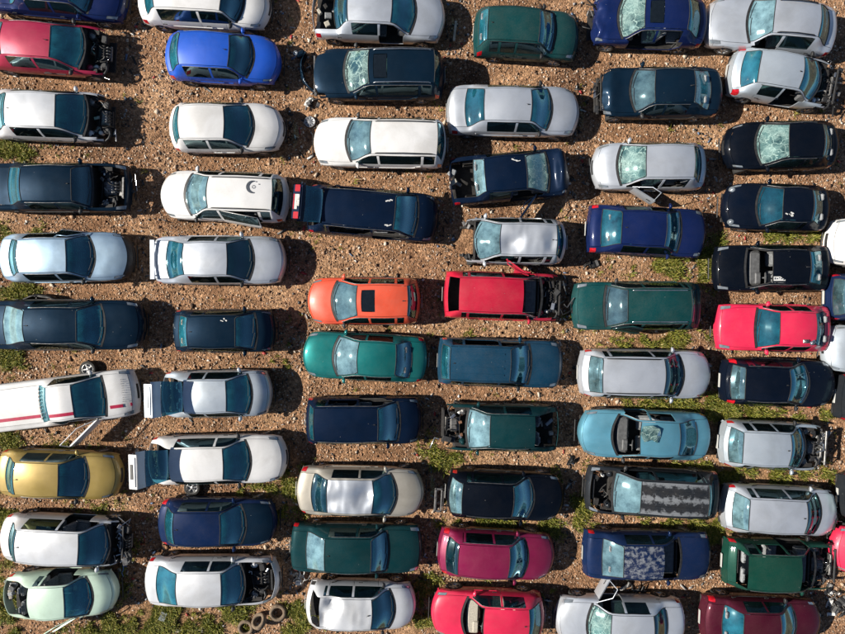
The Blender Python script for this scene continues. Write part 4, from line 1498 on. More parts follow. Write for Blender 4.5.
# name, facing, clockwise degrees, row y, [tail, rear glass foot, roof rear, roof front, windscreen foot, nose], width, height, style, paint, label, options
CARS = [
    (S, 'R', 5, -9, [-8, 8, 18, 70, 92, 127], 1.72, 1.42, 'sedan', 'cobalt', "deep blue car parked beside the white one with long side windows, nose towards it", dict(doors=4)),
    (H, 'R', 4, 47, [-16, -9, -1, 50, 84, 116], 1.72, 1.45, 'hatch', 'crimson', "crimson hatchback with bonnet and front end stripped away", dict(hood='none', nofront=1, gone=1, junk=2, doors=2)),
    (H, 'R', 2, 115, [-9, -3, 3, 55, 87, 115], 1.72, 1.45, 'hatch', 'pearl', "silvery white hatchback missing its bonnet, beside the stripped crimson one", dict(hood='none', nofront=1, gone=1, junk=2)),
    (S, 'R', 0, 187, [-8, 8, 19, 71, 92, 132], 1.70, 1.42, 'sedan', 'blueblack', "blue black saloon with bonnet gone and engine bay laid open", dict(form='box', hood='none', ws='dark', junk=3)),
    (H, 'R', -1, 257, [3, 9, 15, 66, 94, 134], 1.76, 1.46, 'hatch', 'steelblue', "pale steel blue hatchback with front door ajar and scuffed black bumper", dict(form='round', open={'fl': 7}, blackbump=1)),
    (S, 'R', 0, 325, [-8, 3, 22, 76, 104, 145], 1.78, 1.44, 'sedan', 'blueblack', "dark blue saloon beside a curled strip of black trim", dict(rw='pale')),
    (P_, 'R', -7, 402, [-24, 40, 46, 72, 105, 138], 1.72, 1.50, 'pickup', 'white', "white pickup with crimson stripe and passenger door hanging open", dict(form='box', open={'fr': 38}, antenna=False)),
    (H, 'R', 2, 475, [1, 6, 12, 58, 88, 122], 1.72, 1.48, 'hatch', 'gold', "mustard gold hatchback between the striped pickup and smashed white hatchback", dict()),
    (H, 'R', 3, 541, [4, 9, 13, 78, 109, 131], 1.74, 1.52, 'hatch', 'pearl', "white hatchback with smashed front, pressed against the mint green car", dict(form='round', hood='none', nofront=1, junk=9, crush=.12, off=('fl',), doors=4)),
    (H, 'R', -2, 595, [7, 14, 26, 64, 92, 119], 1.64, 1.46, 'hatch', 'mint', "pale mint green hatchback with tailgate missing and door open", dict(form='round', gate='none', rw='none', off=('fl',), open={'fr': 30}, doors=2)),

    (E, 'R', 3, 1, [140, 145, 152, 221, 243, 270], 1.72, 1.48, 'estate', 'white', "white car with long side windows, beside the bright royal blue hatchback", dict(form='round', )),
    (H, 'R', 3, 57, [167, 170, 177, 229, 253, 282], 1.70, 1.47, 'hatch', 'royal', "bright royal blue hatchback", dict(form='round', antenna=True)),
    (H, 'R', 0, 127, [171, 173, 177, 224, 253, 284], 1.72, 1.47, 'hatch', 'white', "clean white three door hatchback beside the royal blue one", dict(form='round', doors=2)),
    (E, 'L', 2, 196, [290, 283, 272, 206, 186, 161], 1.74, 1.52, 'estate', 'white', "white estate car with round badge on its roof and rear door ajar", dict(form='round', open={'rl': 9}, rails=1, antenna=False, rw='dark', ws='pale')),
    (S, 'R', 0, 260, [154, 166, 182, 227, 253, 287], 1.72, 1.43, 'sedan', 'silver', "silver saloon with a raised boot spoiler", dict(spoiler=1, ws='dark')),
    (H, 'R', 0, 331, [175, 179, 186, 235, 256, 276], 1.52, 1.40, 'hatch', 'blueblack', "small dark car with pale front seats behind its curved windscreen", dict(form='box', doors=2, beige=1)),
    (H, 'R', -1, 394, [164, 170, 182, 226, 251, 273], 1.68, 1.43, 'hatch', 'iceblue', "ice blue hatchback with tailgate raised, beside the striped pickup", dict(gate=70, yplate=0)),
    (H, 'R', -1, 460, [150, 155, 168, 223, 250, 287], 1.74, 1.45, 'hatch', 'white', "white hatchback with tailgate lifted flat and a black number plate on it", dict(gate=72, bplate=1)),
    (H, 'R', 0, 523, [160, 165, 172, 220, 245, 278], 1.70, 1.46, 'hatch', 'denim', "blue hatchback with a darker replacement bonnet", dict(toplamps=1, hoodcol='blueblack', tails='ok')),
    (S, 'R', 0, 582, [147, 156, 175, 221, 244, 280], 1.72, 1.44, 'sedan', 'pearl', "pale silver saloon without bonnet, its bumper still framing the engine bay", dict(hood='none')),

    (S, 'R', 2, 13, [312, 334, 347, 392, 415, 446], 1.78, 1.42, 'coupe', 'silver', "silver white saloon with front door missing and boot lid gone", dict(gate='none', off=('fr',))),
    (E, 'L', 0, 73, [444, 440, 435, 368, 345, 311], 1.74, 1.46, 'estate', 'blueblack', "dark blue estate with chrome roof rails and bumper torn off", dict(rails=2, sunroof=1, ws='crack', nofront=1, lamps='none', antenna=False)),
    (E, 'L', 1, 142, [447, 444, 438, 370, 347, 313], 1.72, 1.46, 'estate', 'white', "white estate with black roof rails and dusty windscreen", dict(rails=1, ws='pale')),  # windscreen paleness: dust and sky glare put into the glass colour
    (E, 'R', 5, 213, [308, 313, 322, 395, 417, 437], 1.72, 1.50, 'estate', 'navy', "navy estate with tailgate raised against the white estate's rear", dict(form='box', gate=76, gatelamps=1, off=('fr',), nowin=('rr', 'rl'), antenna=False)),
    (H, 'L', 0, 301, [421, 417, 408, 356, 333, 307], 1.68, 1.44, 'hatch', 'orange', "orange red hatchback with black glass sunroof", dict(sunroof=1, ws='pale', doors=4, rw='dark')),
    (S, 'L', 3, 357, [428, 412, 396, 357, 334, 302], 1.68, 1.40, 'sedan', 'teal', "bright teal green saloon beside the orange red hatchback", dict(toplamps=1, ws='pale')),
    (E, 'R', 0, 421, [306, 309, 313, 378, 399, 422], 1.66, 1.48, 'estate', 'navy', "dark navy hatchback, long plain roof, without badges or rails, beside the teal saloon", dict(form='box', off=('fl',), nowin=('rl',))),
    (S, 'R', 1.5, 492, [297, 311, 326, 373, 396, 425], 1.76, 1.44, 'sedan', 'champagne', "champagne saloon with badly dented shiny roof", dict(form='round', dent=.16, roofcol='silver', toplamps=1, rw='dark', antenna=False)),
    (S, 'R', 1, 549, [291, 306, 324, 371, 388, 423], 1.72, 1.44, 'sedan', 'bottle', "dark bottle green saloon beside the champagne one", dict(form='box', rw='pale')),
    (H, 'R', 1.5, 606, [306, 310, 318, 372, 394, 417], 1.68, 1.47, 'hatch', 'pearl', "white hatchback with crumpled roof rear and no tailgate glass, beside the green saloon", dict(dent=.18, dent_to=.6, rw='none', tails='r')),

    (H, 'R', 3, 33, [474, 479, 488, 540, 554, 578], 1.66, 1.46, 'hatch', 'emerald', "boxy green hatchback with flat roof", dict(form='box', doors=4)),
    (S, 'R', 1, 110, [447, 465, 484, 532, 551, 579], 1.72, 1.43, 'sedan', 'silver', "intact silver saloon with two windscreen wipers and clean bonnet", dict(ws='ok')),
    (S, 'R', -5, 176, [449, 474, 485, 527, 548, 571], 1.68, 1.42, 'sedan', 'navy', "navy saloon with buckled bonnet, burst windscreen and open boot", dict(form='box', gate='none', crumple=.30, crush=.15, hood='open', hood_a=11, noengine=1, ws='crack', open={'fr': 50}, rw='pale', antenna=False)),
    (H, 'L', 1, 241, [566, 563, 558, 500, 474, 455], 1.64, 1.44, 'hatch', 'silver', "silver hatchback, engine removed so dirt shows through its nose", dict(form='round', hood='bare', nofront=1, gone=1, dent=.12, ws='pale', nowin=('fl', 'rl'))),
    (H, 'R', 2, 296, [443, 448, 459, 524, 541, 563], 1.70, 1.46, 'hatch', 'red', "red hatchback with no windscreen and stripped engine bay", dict(form='box', hood='none', ws='none', nofront=1, junk=8, open={'fl': 34}, rw='none', antenna=False)),
    (E, 'R', 2, 363, [438, 441, 450, 511, 530, 562], 1.70, 1.48, 'estate', 'petrol', "petrol blue estate with ribbed roof, beside the red stripped hatchback", dict(form='box', nowin=('fl', 'rl'))),
    (H, 'L', 1, 428, [558, 552, 536, 490, 467, 439], 1.68, 1.46, 'hatch', 'bottle', "dark green hatchback with bare engine bay and empty tailgate opening", dict(form='box', hood='none', nofront=1, ws='pale', gate='none', rw='none', junk=5, tails='none')),
    (H, 'R', 3, 496, [446, 449, 462, 514, 533, 564], 1.72, 1.46, 'hatch', 'ink', "black hatchback with a pale rear window beside loose metal frame", dict(rw='pale')),
    (H, 'R', 3.5, 555, [438, 446, 458, 510, 527, 554], 1.70, 1.48, 'hatch', 'magenta', "magenta hatchback with upright rear glass", dict(toplamps=1, rw='dark')),
    (H, 'L', 2, 616, [544, 541, 530, 483, 463, 430], 1.72, 1.44, 'hatch', 'coral', "coral red hatchback without windscreen, beside the magenta one", dict(ws='none', beige=1, doors=2)),

    (H, 'L', 2, 20, [705, 700, 690, 645, 619, 585], 1.72, 1.44, 'hatch', 'cobalt', "dark cobalt blue hatchback with sunroof, crushed nose and missing door", dict(crush=.38, sunroof=1, ws='crack', off=('fl', 'rl'), nowin=('ql',), junk=4, antenna=False)),
    (S, 'L', 0, 92, [720, 711, 696, 655, 631, 592], 1.74, 1.42, 'sedan', 'blueblack', "dark slate blue saloon with broken front end", dict(crush=.22, nofront=1, ws='pale', lamps='l', junk=11, crumple=.10, rw='pale')),
    (M, 'L', 0, 166, [704, 701, 696, 646, 618, 592], 1.66, 1.52, 'hatch', 'silver', "silvery hatchback with cracked windscreen and front door swung open", dict(ws='crack', open={'fl': 32}, nowin=('rl',))),
    (S, 'R', 3, 231, [586, 601, 622, 667, 680, 705], 1.72, 1.42, 'sedan', 'cobalt', "cobalt blue saloon with green tinted rear glass", dict(form='box', toplamps=1, rw='ok')),
    (E, 'L', 0, 306, [699, 697, 693, 628, 605, 572], 1.72, 1.48, 'estate', 'emerald', "dark green estate with chrome roof rails and door ajar", dict(form='box', rails=2, open={'fl': 10}, ws='pale')),
    (M, 'R', 1, 374, [578, 588, 603, 666, 682, 709], 1.74, 1.62, 'mpv', 'silver', "silver people carrier with full length black roof rails", dict(rails=1, ws='dark', rw='pale')),
    (H, 'L', 2, 435, [708, 697, 681, 640, 613, 577], 1.74, 1.46, 'hatch', 'turquoise', "turquoise hatchback with its windscreen out, lying broken on the roof", dict(form='round', ws='none', off=('fr',), nowin=('rr',), antenna=False)),
    (E, 'L', 3, 493, [717, 714, 710, 641, 613, 585], 1.72, 1.50, 'estate', 'graphite', "dark estate with peeling striped roof paint and no bonnet", dict(form='box', hood='none', worn=1, ws='pale', noengine=1, antenna=False, nowin=('fr',))),
    (S, 'R', 1, 556, [583, 602, 624, 665, 680, 710], 1.72, 1.42, 'sedan', 'denim', "dark blue saloon with blotchy peeling roof and no windscreen", dict(form='box', worn=2, ws='none', rw='pale', antenna=False)),
    (S, 'L', 1, 623, [683, 668, 655, 611, 588, 555], 1.76, 1.44, 'sedan', 'silver', "silver grey saloon with cracked windscreen and door flung wide open", dict(ws='crack', open={'fr': 62}, rw='dark')),

    (E, 'L', 5, 25, [833, 829, 822, 774, 748, 704], 1.74, 1.47, 'estate', 'silver', "light silver estate with front door missing", dict(off=('fl',), ws='pale', rails=1)),
    (H, 'R', 9, 78, [727, 741, 760, 804, 819, 837], 1.70, 1.45, 'hatch', 'iceblue', "pale silver hatchback slewed askew with stripped nose and red tail lamps", dict(form='round', toplamps=1, hood='none', nofront=1, off=('fr',), junk=8, antenna=True)),
    (H, 'L', -1, 145, [835, 832, 826, 789, 756, 723], 1.70, 1.45, 'hatch', 'ink', "black hatchback with shattered windscreen", dict(form='round', ws='crack', doors=2)),
    (H, 'L', 2, 207, [826, 823, 815, 783, 757, 721], 1.66, 1.44, 'hatch', 'midnight', "black hatchback with round headlamps and blue tinted windscreen", dict(ws='ok', doors=2, antenna=False)),
    (H, 'L', 0, 268, [826, 822, 812, 773, 746, 712], 1.64, 1.42, 'hatch', 'ink', "black hatchback with open windscreen frame and paper label on the roof", dict(form='box', ws='none', doors=2, antenna=True)),
    (H, 'L', 1, 328, [827, 824, 818, 780, 756, 714], 1.66, 1.43, 'hatch', 'coral', "coral red hatchback with black grille and metal bits on its roof", dict(form='box', ws='ok', doors=4, antenna=False)),
    (H, 'R', 2, 383, [720, 730, 746, 791, 808, 834], 1.68, 1.46, 'hatch', 'midnight', "black hatchback with red tail lamps framing its tall rear window", dict(toplamps=1, rw='pale')),
    (H, 'R', 3, 446, [718, 728, 744, 792, 804, 827], 1.70, 1.50, 'hatch', 'iceblue', "grey silver hatchback with crushed open engine bay, beside the weeds", dict(hood='none', nofront=1, junk=9, rw='pale')),
    (E, 'R', 3, 511, [720, 732, 750, 808, 820, 838], 1.72, 1.52, 'estate', 'silver', "silver estate with dark windscreen and torn off front bumper", dict(ws='dark', nofront=1, junk=7, crush=.1, rw='pale')),
    (U, 'R', 2, 565, [722, 735, 749, 803, 813, 836], 1.70, 1.62, 'suv', 'forest', "dark forest green tall car without bonnet, rear window frame pale", dict(form='box', hood='none', nofront=1, ws='none', rw='none', off=('fl',), nowin=('rl',), doors=4, antenna=False)),
    (S, 'R', 2, 622, [700, 722, 744, 782, 795, 819], 1.70, 1.42, 'sedan', 'maroon', "dark maroon saloon with teal rear window", dict(toplamps=1, rw='ok')),

    (H, 'L', 6, 246, [942, 936, 926, 877, 854, 826], 1.70, 1.45, 'hatch', 'white', "white car nose on to the black hatchback with round headlamps", dict()),
    (S, 'R', 0, 297, [824, 836, 852, 900, 915, 944], 1.68, 1.43, 'sedan', 'denim', "blue car with white number plate, tail towards the labelled black hatchback", dict(rw='pale')),
    (H, 'L', 6, 353, [940, 935, 925, 876, 852, 823], 1.70, 1.45, 'hatch', 'iceblue', "pale silver car nose on to the coral red hatchback", dict()),
    (H, 'R', 4, 401, [835, 842, 855, 905, 925, 950], 1.70, 1.45, 'hatch', 'graphite', "dark grey car tail on to the black hatchback with tall rear window", dict(rw='pale')),
    (H, 'R', 0, 497, [838, 842, 850, 905, 925, 950], 1.66, 1.45, 'hatch', 'graphite', "dark grey car tail on to the silver estate with torn bumper", dict(rw='crack')),
    (H, 'L', 3, 553, [945, 940, 930, 880, 858, 831], 1.70, 1.45, 'hatch', 'coral', "red car nose on to the forest green one", dict()),
]
# ------------------------------------------------------------------ place the cars
random.seed(3)
BUILT = [car(c) for c in CARS]


def by(label_bit):
    for c, b in zip(CARS, BUILT):
        if label_bit in c[9]:
            return b
    raise KeyError(label_bit)


def deck(info, x, y):
    return info['ztop'](x).item() - info['crown'](x).item() * (y / (info['rw'] * info['W2'])) ** 2


def strip(info, name, x0, x1, y, wdt, mat_, lift=.012):
    """thin painted strip lying on a car's upper surface"""
    n = max(2, int((x1 - x0) / .1))
    v, f = [], []
    for k in range(n + 1):
        x = x0 + (x1 - x0) * k / n
        for dz in (lift, -.02):
            for s_ in (-1, 1):
                v.append((x, y + s_ * wdt / 2, deck(info, x, y + s_ * wdt / 2) + dz))
    for k in range(n):
        a = k * 4
        f += [(a, a + 4, a + 5, a + 1), (a, a + 2, a + 6, a + 4), (a + 1, a + 5, a + 7, a + 3)]
    f += [(0, 1, 3, 2), (n * 4, n * 4 + 2, n * 4 + 3, n * 4 + 1)]
    return mesh_obj(name, v, f, mat_, info['root'])


# pickup: crimson stripe, worn lettering, clip row behind the cab, tow hooks
pk = by('white pickup')
strip(pk, 'stripe', pk['xt'] + .25, pk['xrb'] - .03, -.42, .115, STRIPE)
strip(pk, 'stripe', pk['xrr'] + .03, pk['xrf'] - .02, -.42, .115, STRIPE)
strip(pk, 'stripe', pk['xws'] + .13, pk['xws'] + .55, -.42, .115, STRIPE, .03)
strip(pk, 'stripe', pk['xws'] + .78, pk['xn'] - .15, -.42, .115, STRIPE, .03)
mb = MB()
rr_ = random.Random(8)
y = .52
while y > -.30:              # weathered script across the bonnet, too small to read
    w = rr_.uniform(.035, .06)
    x = pk['xws'] + .62
    zz = deck(pk, x, y) + .030
    for q in range(3):
        mb.box((x + rr_.uniform(-.045, .045), y - w / 2, zz), (rr_.uniform(.010, .055), rr_.uniform(.008, .02), .004))
    y -= w + .03
mb.build('lettering', INK, pk['root'])
mb = MB()
for k in range(9):
    yy = -.52 + k * .13
    mb.box((pk['xrb'] + .02, yy, deck(pk, pk['xrb'], yy) + .02), (.06, .05, .035), .01)
    mb.box((pk['xrb'] + .07, yy + .05, deck(pk, pk['xrb'], yy) + .05), (.05, .03, .03), .008)
mb.build('bed_clip', STEEL, pk['root'])
mb = MB()
for k in range(16):
    xx = pk['xt'] + .55 + k * .085
    mb.box((xx, pk['W2'] - .005, .74), (rr_.uniform(.02, .05), .012, rr_.uniform(.03, .07)))
mb.build('side_lettering', INK, pk['root'])

# round badge on the white estate's roof
be = by('round badge')
mb = MB()
bx_, by_ = be['xrr'] + .62, -.22
mb_pts = []
for k in range(15):
    a = R(20 + k * 14)
    mb_pts.append((bx_ - .20 * math.cos(a + R(60)), by_ + .20 * math.sin(a + R(60)), 0))
v, f = [], []
for k, p in enumerate(mb_pts):
    a = math.atan2(p[1] - by_, p[0] - bx_)
    hw = .045 * math.sin(math.pi * (k + .6) / 15.2) + .008
    for s_ in (-1, 1):
        x, y = bx_ + (.20 + s_ * hw) * math.cos(a), by_ + (.20 + s_ * hw) * math.sin(a)
        v.append((x, y, deck(be, x, y) + .012))
f = [(2 * k, 2 * k + 1, 2 * k + 3, 2 * k + 2) for k in range(14)]
mb.add(v, f)
for k in range(6):
    a = R(-150 + k * 38)
    x, y = bx_ + .20 * math.cos(a), by_ + .20 * math.sin(a)
    mb.box((x, y, deck(be, x, y) + .010), (.035, .03, .006))
for k in range(8):
    a = R(k * 45)
    x, y = bx_ + .05 * math.cos(a), by_ + .05 * math.sin(a)
    mb.box((x, y, deck(be, x, y) + .010), (.022, .022, .006))
mb.build('roof_badge', INK, be['root'])

# ribs pressed into the petrol estate's roof and the peeling roof
for key, ys in (('ribbed roof', (-.36, -.13, .13, .36)), ('peeling striped', (-.44, -.27, -.10, .10, .27, .44))):
    b = by(key)
    for y in ys:
        st_ = strip(b, 'roof_rib', b['xrr'] + .18, b['xrf'] - .22, y, .05, b['roof'].data.materials[0], .014)

# broken windscreen lying on the turquoise roof
tq = by('turquoise')
rr_ = random.Random(2)
wq = Matrix.Translation(tq['root'].location) @ Matrix.Rotation(tq['root'].rotation_euler.z, 4, 'Z')
outline = [(-.30, -.22), (-.05, -.33), (.25, -.28), (.33, -.02), (.22, .25), (-.02, .16), (-.24, .27), (-.36, .04)]
v = [(0, 0, .06)] + [(x, y, rr_.uniform(0, .10)) for x, y in outline] + [(x * .55, y * .55, rr_.uniform(.02, .10)) for x, y in outline]
n = len(outline)
f = [(1 + k, 1 + (k + 1) % n, 1 + n + (k + 1) % n, 1 + n + k) for k in range(n)] + [(1 + n + k, 1 + n + (k + 1) % n, 0) for k in range(n)]
v2 = [(x, y, z - .008) for x, y, z in v]
m0 = len(v)
f2 = [tuple(i + m0 for i in reversed(q)) for q in f]
ed = [(1 + (k + 1) % n, 1 + k, 1 + k + m0, 1 + (k + 1) % n + m0) for k in range(n)]
gw = mesh_obj('broken_windscreen', v + v2, f + f2 + ed, GLASS_CRACK)
lx = tq['xrf'] - .32
gw.matrix_world = wq @ Matrix.Translation((lx, -.16, tq['ztop'](lx).item() + .012))
tag(gw, "crumpled sheet of green broken glass on the turquoise roof", "broken glass")

# small things lying on roofs
cr = by('metal bits')
wq = Matrix.Translation(cr['root'].location) @ Matrix.Rotation(cr['root'].rotation_euler.z, 4, 'Z')
for k, (dx, dy) in enumerate(((.42, .42), (.16, .46))):
    mb = MB()
    mb.box((0, 0, .03), (.20, .13, .05), .02)
    mb.lathe([(.05, .05), (.06, .075), (.03, .085), (0, .085)], 12, Matrix.Translation((.02, 0, 0)))
    ob = mb.build('lamp_unit', CHROME if k else STEEL)
    ob.matrix_world = wq @ Matrix.Translation((cr['xrr'] + dx, dy, deck(cr, cr['xrr'] + dx, dy) + .004)) @ Matrix.Rotation(.5 * k, 4, 'Z')
    tag(ob, ("bright chrome lamp unit" if k else "dull grey lamp unit") + " lying on the coral red roof", "lamp unit", "lamp units on the coral roof")
bl = by('paper label')
mb = MB()
x = bl['xrf'] - .22
mb.box((x, .40, deck(bl, x, .40) + .010), (.40, .15, .004))
mb.build('paper_label', WHITEP, bl['root'])
mb = MB()
for k in range(5):
    mb.box((x - .15 + k * .075, .40 + rr_.uniform(-.03, .03), deck(bl, x, .40) + .0135), (.045, rr_.uniform(.03, .07), .004))
mb.build('label_print', INK, bl['root'])
bl = by('round headlamps')
mb = MB()
for k in range(7):
    x, y = bl['xrf'] - rr_.uniform(.10, .34), rr_.uniform(.22, .44)
    mb.box((0, 0, 0), (rr_.uniform(.03, .09), rr_.uniform(.02, .05), .004), 0,
           Matrix.Translation((x, y, deck(bl, x, y) + .010)) @ Matrix.Rotation(rr_.uniform(-.6, .6), 4, 'Z'))
mb.build('peeling_sticker', WHITEP, bl['root'])
for s_ in (-1, 1):
    mb = MB()
    mb.lathe([(.0, .05), (.06, .045), (.10, .02), (.115, -.03)], 18,
             Matrix.Translation((bl['xn'] - .26, s_ * .56, .72)) @ Matrix.Rotation(R(50), 4, 'Y'))
    mb.build('headlight', LAMP, bl['root'])
for lab, dx, y, n in (('navy estate with tailgate', .12, -.44, 3), ('navy estate with tailgate', .16, .40, 3), ('buckled bonnet', .25, .40, 4), ('small dark car', .3, .4, 3)):
    bl = by(lab)
    mb = MB()
    for k in range(n):
        x = bl['xrf'] - dx - k * .07
        yy = y + rr_.uniform(-.05, .05)
        mb.box((0, 0, 0), (rr_.uniform(.05, .12), rr_.uniform(.02, .05), .004), 0, Matrix.Translation((x, yy, deck(bl, x, yy) + .011)) @ Matrix.Rotation(rr_.uniform(-.5, .5), 4, 'Z'))
    mb.build('paint_pen_mark', WHITEP, bl['root'])


# ------------------------------------------------------------------ loose scrap on the ground
def loose_wheel(u, v, label, rim=True, tilt=0.0, name='loose_wheel', s=1.0):
    p = pix(u, v, .1)
    o = bpy.data.objects.new(name, None)
    o.location = (p.x, p.y, .095 * s + .02)
    o.rotation_euler = (R(-90) + tilt, 0, random.uniform(0, 6))
    o.scale = (s, s, s)
    link(o)
    inst('tyre', SH['tyre'], o)
    if rim:
        inst('rim', SH['rim'], o, None, (0, 0, 0), (0, 0, 0))
    else:
        pass
    tag(o, label, 'wheel' if rim else 'tyre')
    return o


loose_wheel(193, 487, "loose wheel lying flat by the white hatchback with lifted tailgate")
loose_wheel(89, 369, "loose wheel against the white pickup's flank")
loose_wheel(278, 612, "brown dusty tyre lying flat beside the bonnetless pale silver saloon", False, .1, 'loose_tyre', 1.0)
loose_wheel(246, 627, "dusty tyre lying among weeds below the pale silver saloon", False, .05, 'loose_tyre', .95)
o = loose_wheel(260, 619, "black tyre leaning between two dusty tyres", False, .85, 'loose_tyre', .95)
o.location.z = .24
DUSTY = simple("dusty_rubber", (0.17, 0.125, 0.085), 0.95, var=0.4, bump=.4)
for o in COL.objects:
    if o.name.startswith('loose_tyre') and 'dusty' in o.get('label', ''):
        for c in o.children:
            c.material_slots[0].link = 'OBJECT'
            c.material_slots[0].material = DUSTY
o = thing('wheel_trim', "round plastic wheel trim on the gravel by the white estate with black rails", 'wheel trim', tuple(pix(310, 122, .04)))
mb = MB()
mb.lathe([(.20, .0), (.205, .03), (.18, .045), (.165, .03), (.06, .05), (.0, .055)], 24)
mb.build('disc', RIM, o)
mb = MB()
for k in range(9):
    mb.box((.12, 0, .043), (.085, .022, .012), .004, Matrix.Rotation(2 * math.pi * k / 9, 4, 'Z'))
mb.build('slot', TRIM, o)


def loose_bumper(u, v, rz, wdt, sweep, mat_, label, broken=None, name='loose_bumper'):
    p = pix(u, v, .1)
    prof = [(0, .02), (.05, .02), (.09, .12), (.10, .24), (.07, .34), (.0, .38), (.0, .365), (.055, .325), (.08, .24), (.07, .13), (.035, .04), (0, .035)]
    n = 18
    v_, f = [], []
    rr = random.Random(label)
    lo, hi = broken or (0, n)
    for k in range(lo, hi + 1):
        t = -1 + 2 * k / n
        x = -sweep * abs(t) ** 2.4
        y = t * wdt / 2 * (1 - .04 * abs(t))
        for a, z in prof:
            v_.append((x + a * (1 - .3 * t * t) + .02 * rr.uniform(-1, 1), y, z * (.9 + .1 * rr.random())))
    m = len(prof)
    for k in range(hi - lo):
        for q in range(m):
            f.append((k * m + q, k * m + (q + 1) % m, (k + 1) * m + (q + 1) % m, (k + 1) * m + q))
    f += [tuple(range(m)), tuple(range((hi - lo) * m + m - 1, (hi - lo) * m - 1, -1))]
    root = thing(name, label, 'bumper', (p.x, p.y, 0), R(rz))
    mesh_obj('bumper_skin', v_, f, mat_, root, [True] * (len(f) - 2) + [False] * 2)
    mb = MB()
    for s_ in (-.25, .2):
        mb.box((-.05, s_ * wdt, .2), (.12, .06, .05), .01)
    mb.box((-.02, 0, .2), (.04, wdt * .5, .08), .01)
    mb.build('bracket', TRIM, root)
    return root


nv = paint('blueblack', *PAINTS['blueblack'])
loose_bumper(304, 76, 193, 1.5, .30, nv, "dark blue front bumper torn from the railed blue estate")
loose_bumper(47, 297, 82, 1.55, .26, TRIM, "curled strip of black bumper trim on gravel above the dark blue saloon", None)
p = pix(300, 53, .3)
o = thing('headlamp_unit', "loose headlamp unit on the torn dark blue bumper's end", 'lamp unit', (p.x, p.y, 0), .4)
mb = MB()
mb.box((0, 0, .20), (.34, .20, .22), .05)
mb.build('housing', nv, o)
MB().lathe([(.09, .30), (.085, .325), (.05, .335), (.02, .30), (0, .30)], 16, Matrix.Translation((-.15, .05, 0))).build('lens', LAMP, o)


def scrap_heap(name, u, v, label, n, spread, mats, seed, cat='scrap'):
    """one jagged lump of bent sheet metal and brackets"""
    rr = random.Random(seed)
    p = pix(u, v, .1)
    root = thing(name, label, cat, (p.x, p.y, 0))
    for k in range(n):
        mb = MB()
        M_ = Matrix.Translation((rr.uniform(-1, 1) * spread[0], rr.uniform(-1, 1) * spread[1], rr.uniform(.03, .16))) @ \
            Matrix.Rotation(rr.uniform(0, 6), 4, 'Z') @ Matrix.Rotation(rr.uniform(-.5, .5), 4, 'X')
        t = rr.random()
        if t < .4:
            L_ = rr.uniform(.15, .4)
            nn = 5
            vv, ff = [], []
            wv = [rr.uniform(-.04, .04) for _ in range(nn)]
            wd = rr.uniform(.05, .14)
            for q in range(nn):
                xx = -L_ / 2 + L_ * q / (nn - 1)
                vv += [(xx, -wd, wv[q]), (xx, wd * rr.uniform(.6, 1), wv[q] + .02), (xx, -wd, wv[q] - .015), (xx, wd, wv[q] + .004)]
            for q in range(nn - 1):
                a = q * 4
                ff += [(a, a + 4, a + 5, a + 1), (a + 2, a + 3, a + 7, a + 6), (a, a + 2, a + 6, a + 4), (a + 1, a + 5, a + 7, a + 3)]
            ff += [(0, 1, 3, 2), (nn * 4 - 4, nn * 4 - 2, nn * 4 - 1, nn * 4 - 3)]
            mb.add(vv, ff, False, M_)
            nm = 'sheet_piece'
        elif t < .75:
            mb.tube([M_ @ Vector(q) for q in ((-.2, 0, 0), (-.05, .06, .03), (.1, -.02, .05), (.22, .08, 0))], rr.uniform(.012, .035), 7)
            nm = 'bent_pipe'
        else:
            mb.box((0, 0, 0), (rr.uniform(.1, .22), rr.uniform(.08, .16), rr.uniform(.06, .14)), .02, M_)
            nm = 'metal_block'
        mb.build(nm, rr.choice(mats), root)
    return root


scrap_heap('scrap_bracket', 312, 102, "bent bracket scraps between the blue estate and white estate noses", 6, (.22, .16), [STEEL, TRIM, WHITEP], 4)
scrap_heap('scrap_heap', 836, 600, "grey heap of scrap metal beside the maroon saloon", 22, (.35, .55), [STEEL, ALLOY, TRIM, WHITEP, CHASSIS], 5)
scrap_heap('scrap_heap', 301, 578, "pale torn scrap beside the bottle green saloon's tail", 7, (.25, .2), [STEEL, WOOD, WHITEP], 6)
scrap_heap('scrap_heap', 592, 264, "black plastic scrap on gravel behind the cobalt saloon", 4, (.18, .10), [TRIM, CHASSIS], 7)
scrap_heap('scrap_heap', 572, 463, "small black broken plastic on dirt near the turquoise hatchback's wheel", 3, (.10, .08), [TRIM], 8)
scrap_heap('scrap_heap', 632, 587, "pale scrap beside the saloon with blotchy roof", 6, (.4, .12), [STEEL, WHITEP, TRIM], 9)
scrap_heap('scrap_heap', 124, 562, "blue grey torn metal lying off the smashed white hatchback's nose", 6, (.14, .35), [STEEL, BLUEP, CHROME], 10)

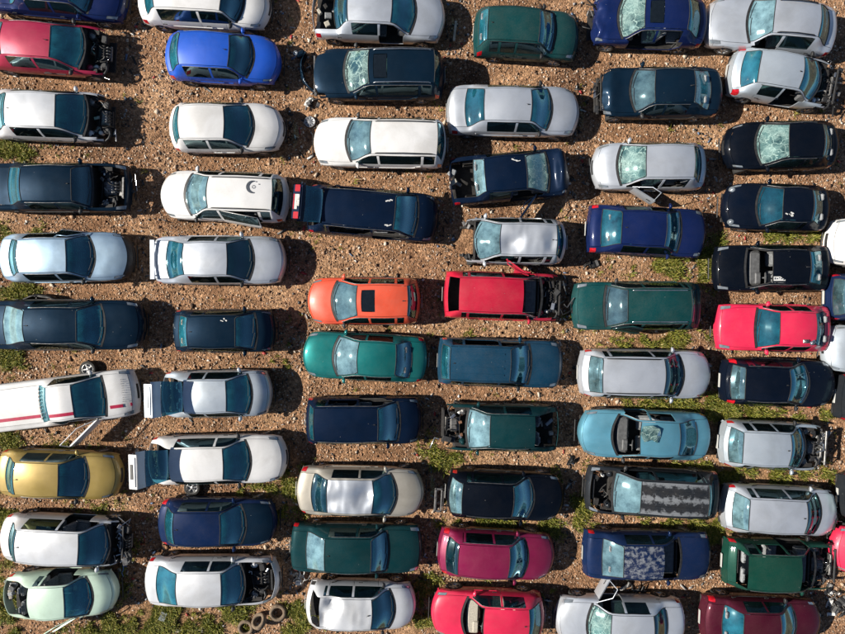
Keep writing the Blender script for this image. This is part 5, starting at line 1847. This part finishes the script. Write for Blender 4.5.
# loose tail frame by the black hatchback
p = pix(440, 499, .3)
o = thing('scrap_metal', "grey metal panel frame leaning on the black hatchback's tail", 'metal frame', (p.x, p.y, 0), R(-3))
mb = MB()
for x, y, lx, ly in ((-.17, 0, .08, .86), (.05, 0, .06, .86), (-.06, .40, .28, .07), (-.06, -.40, .28, .07)):
    mb.box((x, y, .42), (lx, ly, .06), .012)
mb.build('frame_ring', STEEL, o)
mb = MB()
for x, y, lx, ly in ((.12, 0, .035, .70), (.26, 0, .035, .70), (.19, .34, .14, .035), (.19, -.34, .14, .035)):
    mb.box((x, y, .48), (lx, ly, .04), .008)
mb.build('lamp_frame', TRIM, o)
mb = MB()
for y in (-.35, .35):
    mb.box((-.1, y, .2), (.06, .06, .40), .01)
mb.build('leg', STEEL, o)


def plank(u, v, rz, lx, ly, mat_, label, name='wood_plank', cat='plank', h=.03):
    p = pix(u, v, .03)
    rr = random.Random(label)
    nn = 7
    vv, ff = [], []
    for q in range(nn):
        x = -lx / 2 + lx * q / (nn - 1)
        w0, w1 = ly / 2 * rr.uniform(.85, 1.05), ly / 2 * rr.uniform(.85, 1.05)
        b = .01 * math.sin(q) + .01
        vv += [(x, -w0, b + h), (x, w1, b + h), (x, -w0, b - .02), (x, w1, b - .02)]
    for q in range(nn - 1):
        a = q * 4
        ff += [(a, a + 4, a + 5, a + 1), (a + 2, a + 3, a + 7, a + 6), (a, a + 2, a + 6, a + 4), (a + 1, a + 5, a + 7, a + 3)]
    ff += [(0, 1, 3, 2), (nn * 4 - 4, nn * 4 - 2, nn * 4 - 1, nn * 4 - 3)]
    o = mesh_obj(name, vv, ff, mat_)
    o.location = (p.x, p.y, .0)
    o.rotation_euler = (0, 0, R(rz))
    return tag(o, label, cat)


plank(189, 631, -2, 1.0, .13, WOOD, "pale plank in the weeds below the pale silver saloon")
plank(455, 31, 84, .72, .09, WOOD, "pale splintered stick in the shade before the green boxy hatchback", 'wood_stick', 'stick')
plank(164, 615, 70, .34, .24, simple("grey_block", (.16, .18, .18), .8, bump=.4), "grey block in the weeds by the pale silver saloon's tail", 'rubble_block', 'block', .14)
plank(205, 88, -35, .5, .05, STEEL, "thin metal strip under the royal blue hatchback's sill", 'metal_strip', 'metal strip')
plank(522, 273, -14, .6, .22, paint('red', *PAINTS['red']), "torn red panel lying beside the red stripped hatchback", 'torn_panel', 'car panel')
plank(795, 473, 0, .4, .1, TRIM, "black trim piece by the crushed grey silver hatchback", 'trim_piece', 'trim piece')

build_ground()
build_gravel()
build_litter()
build_grass()
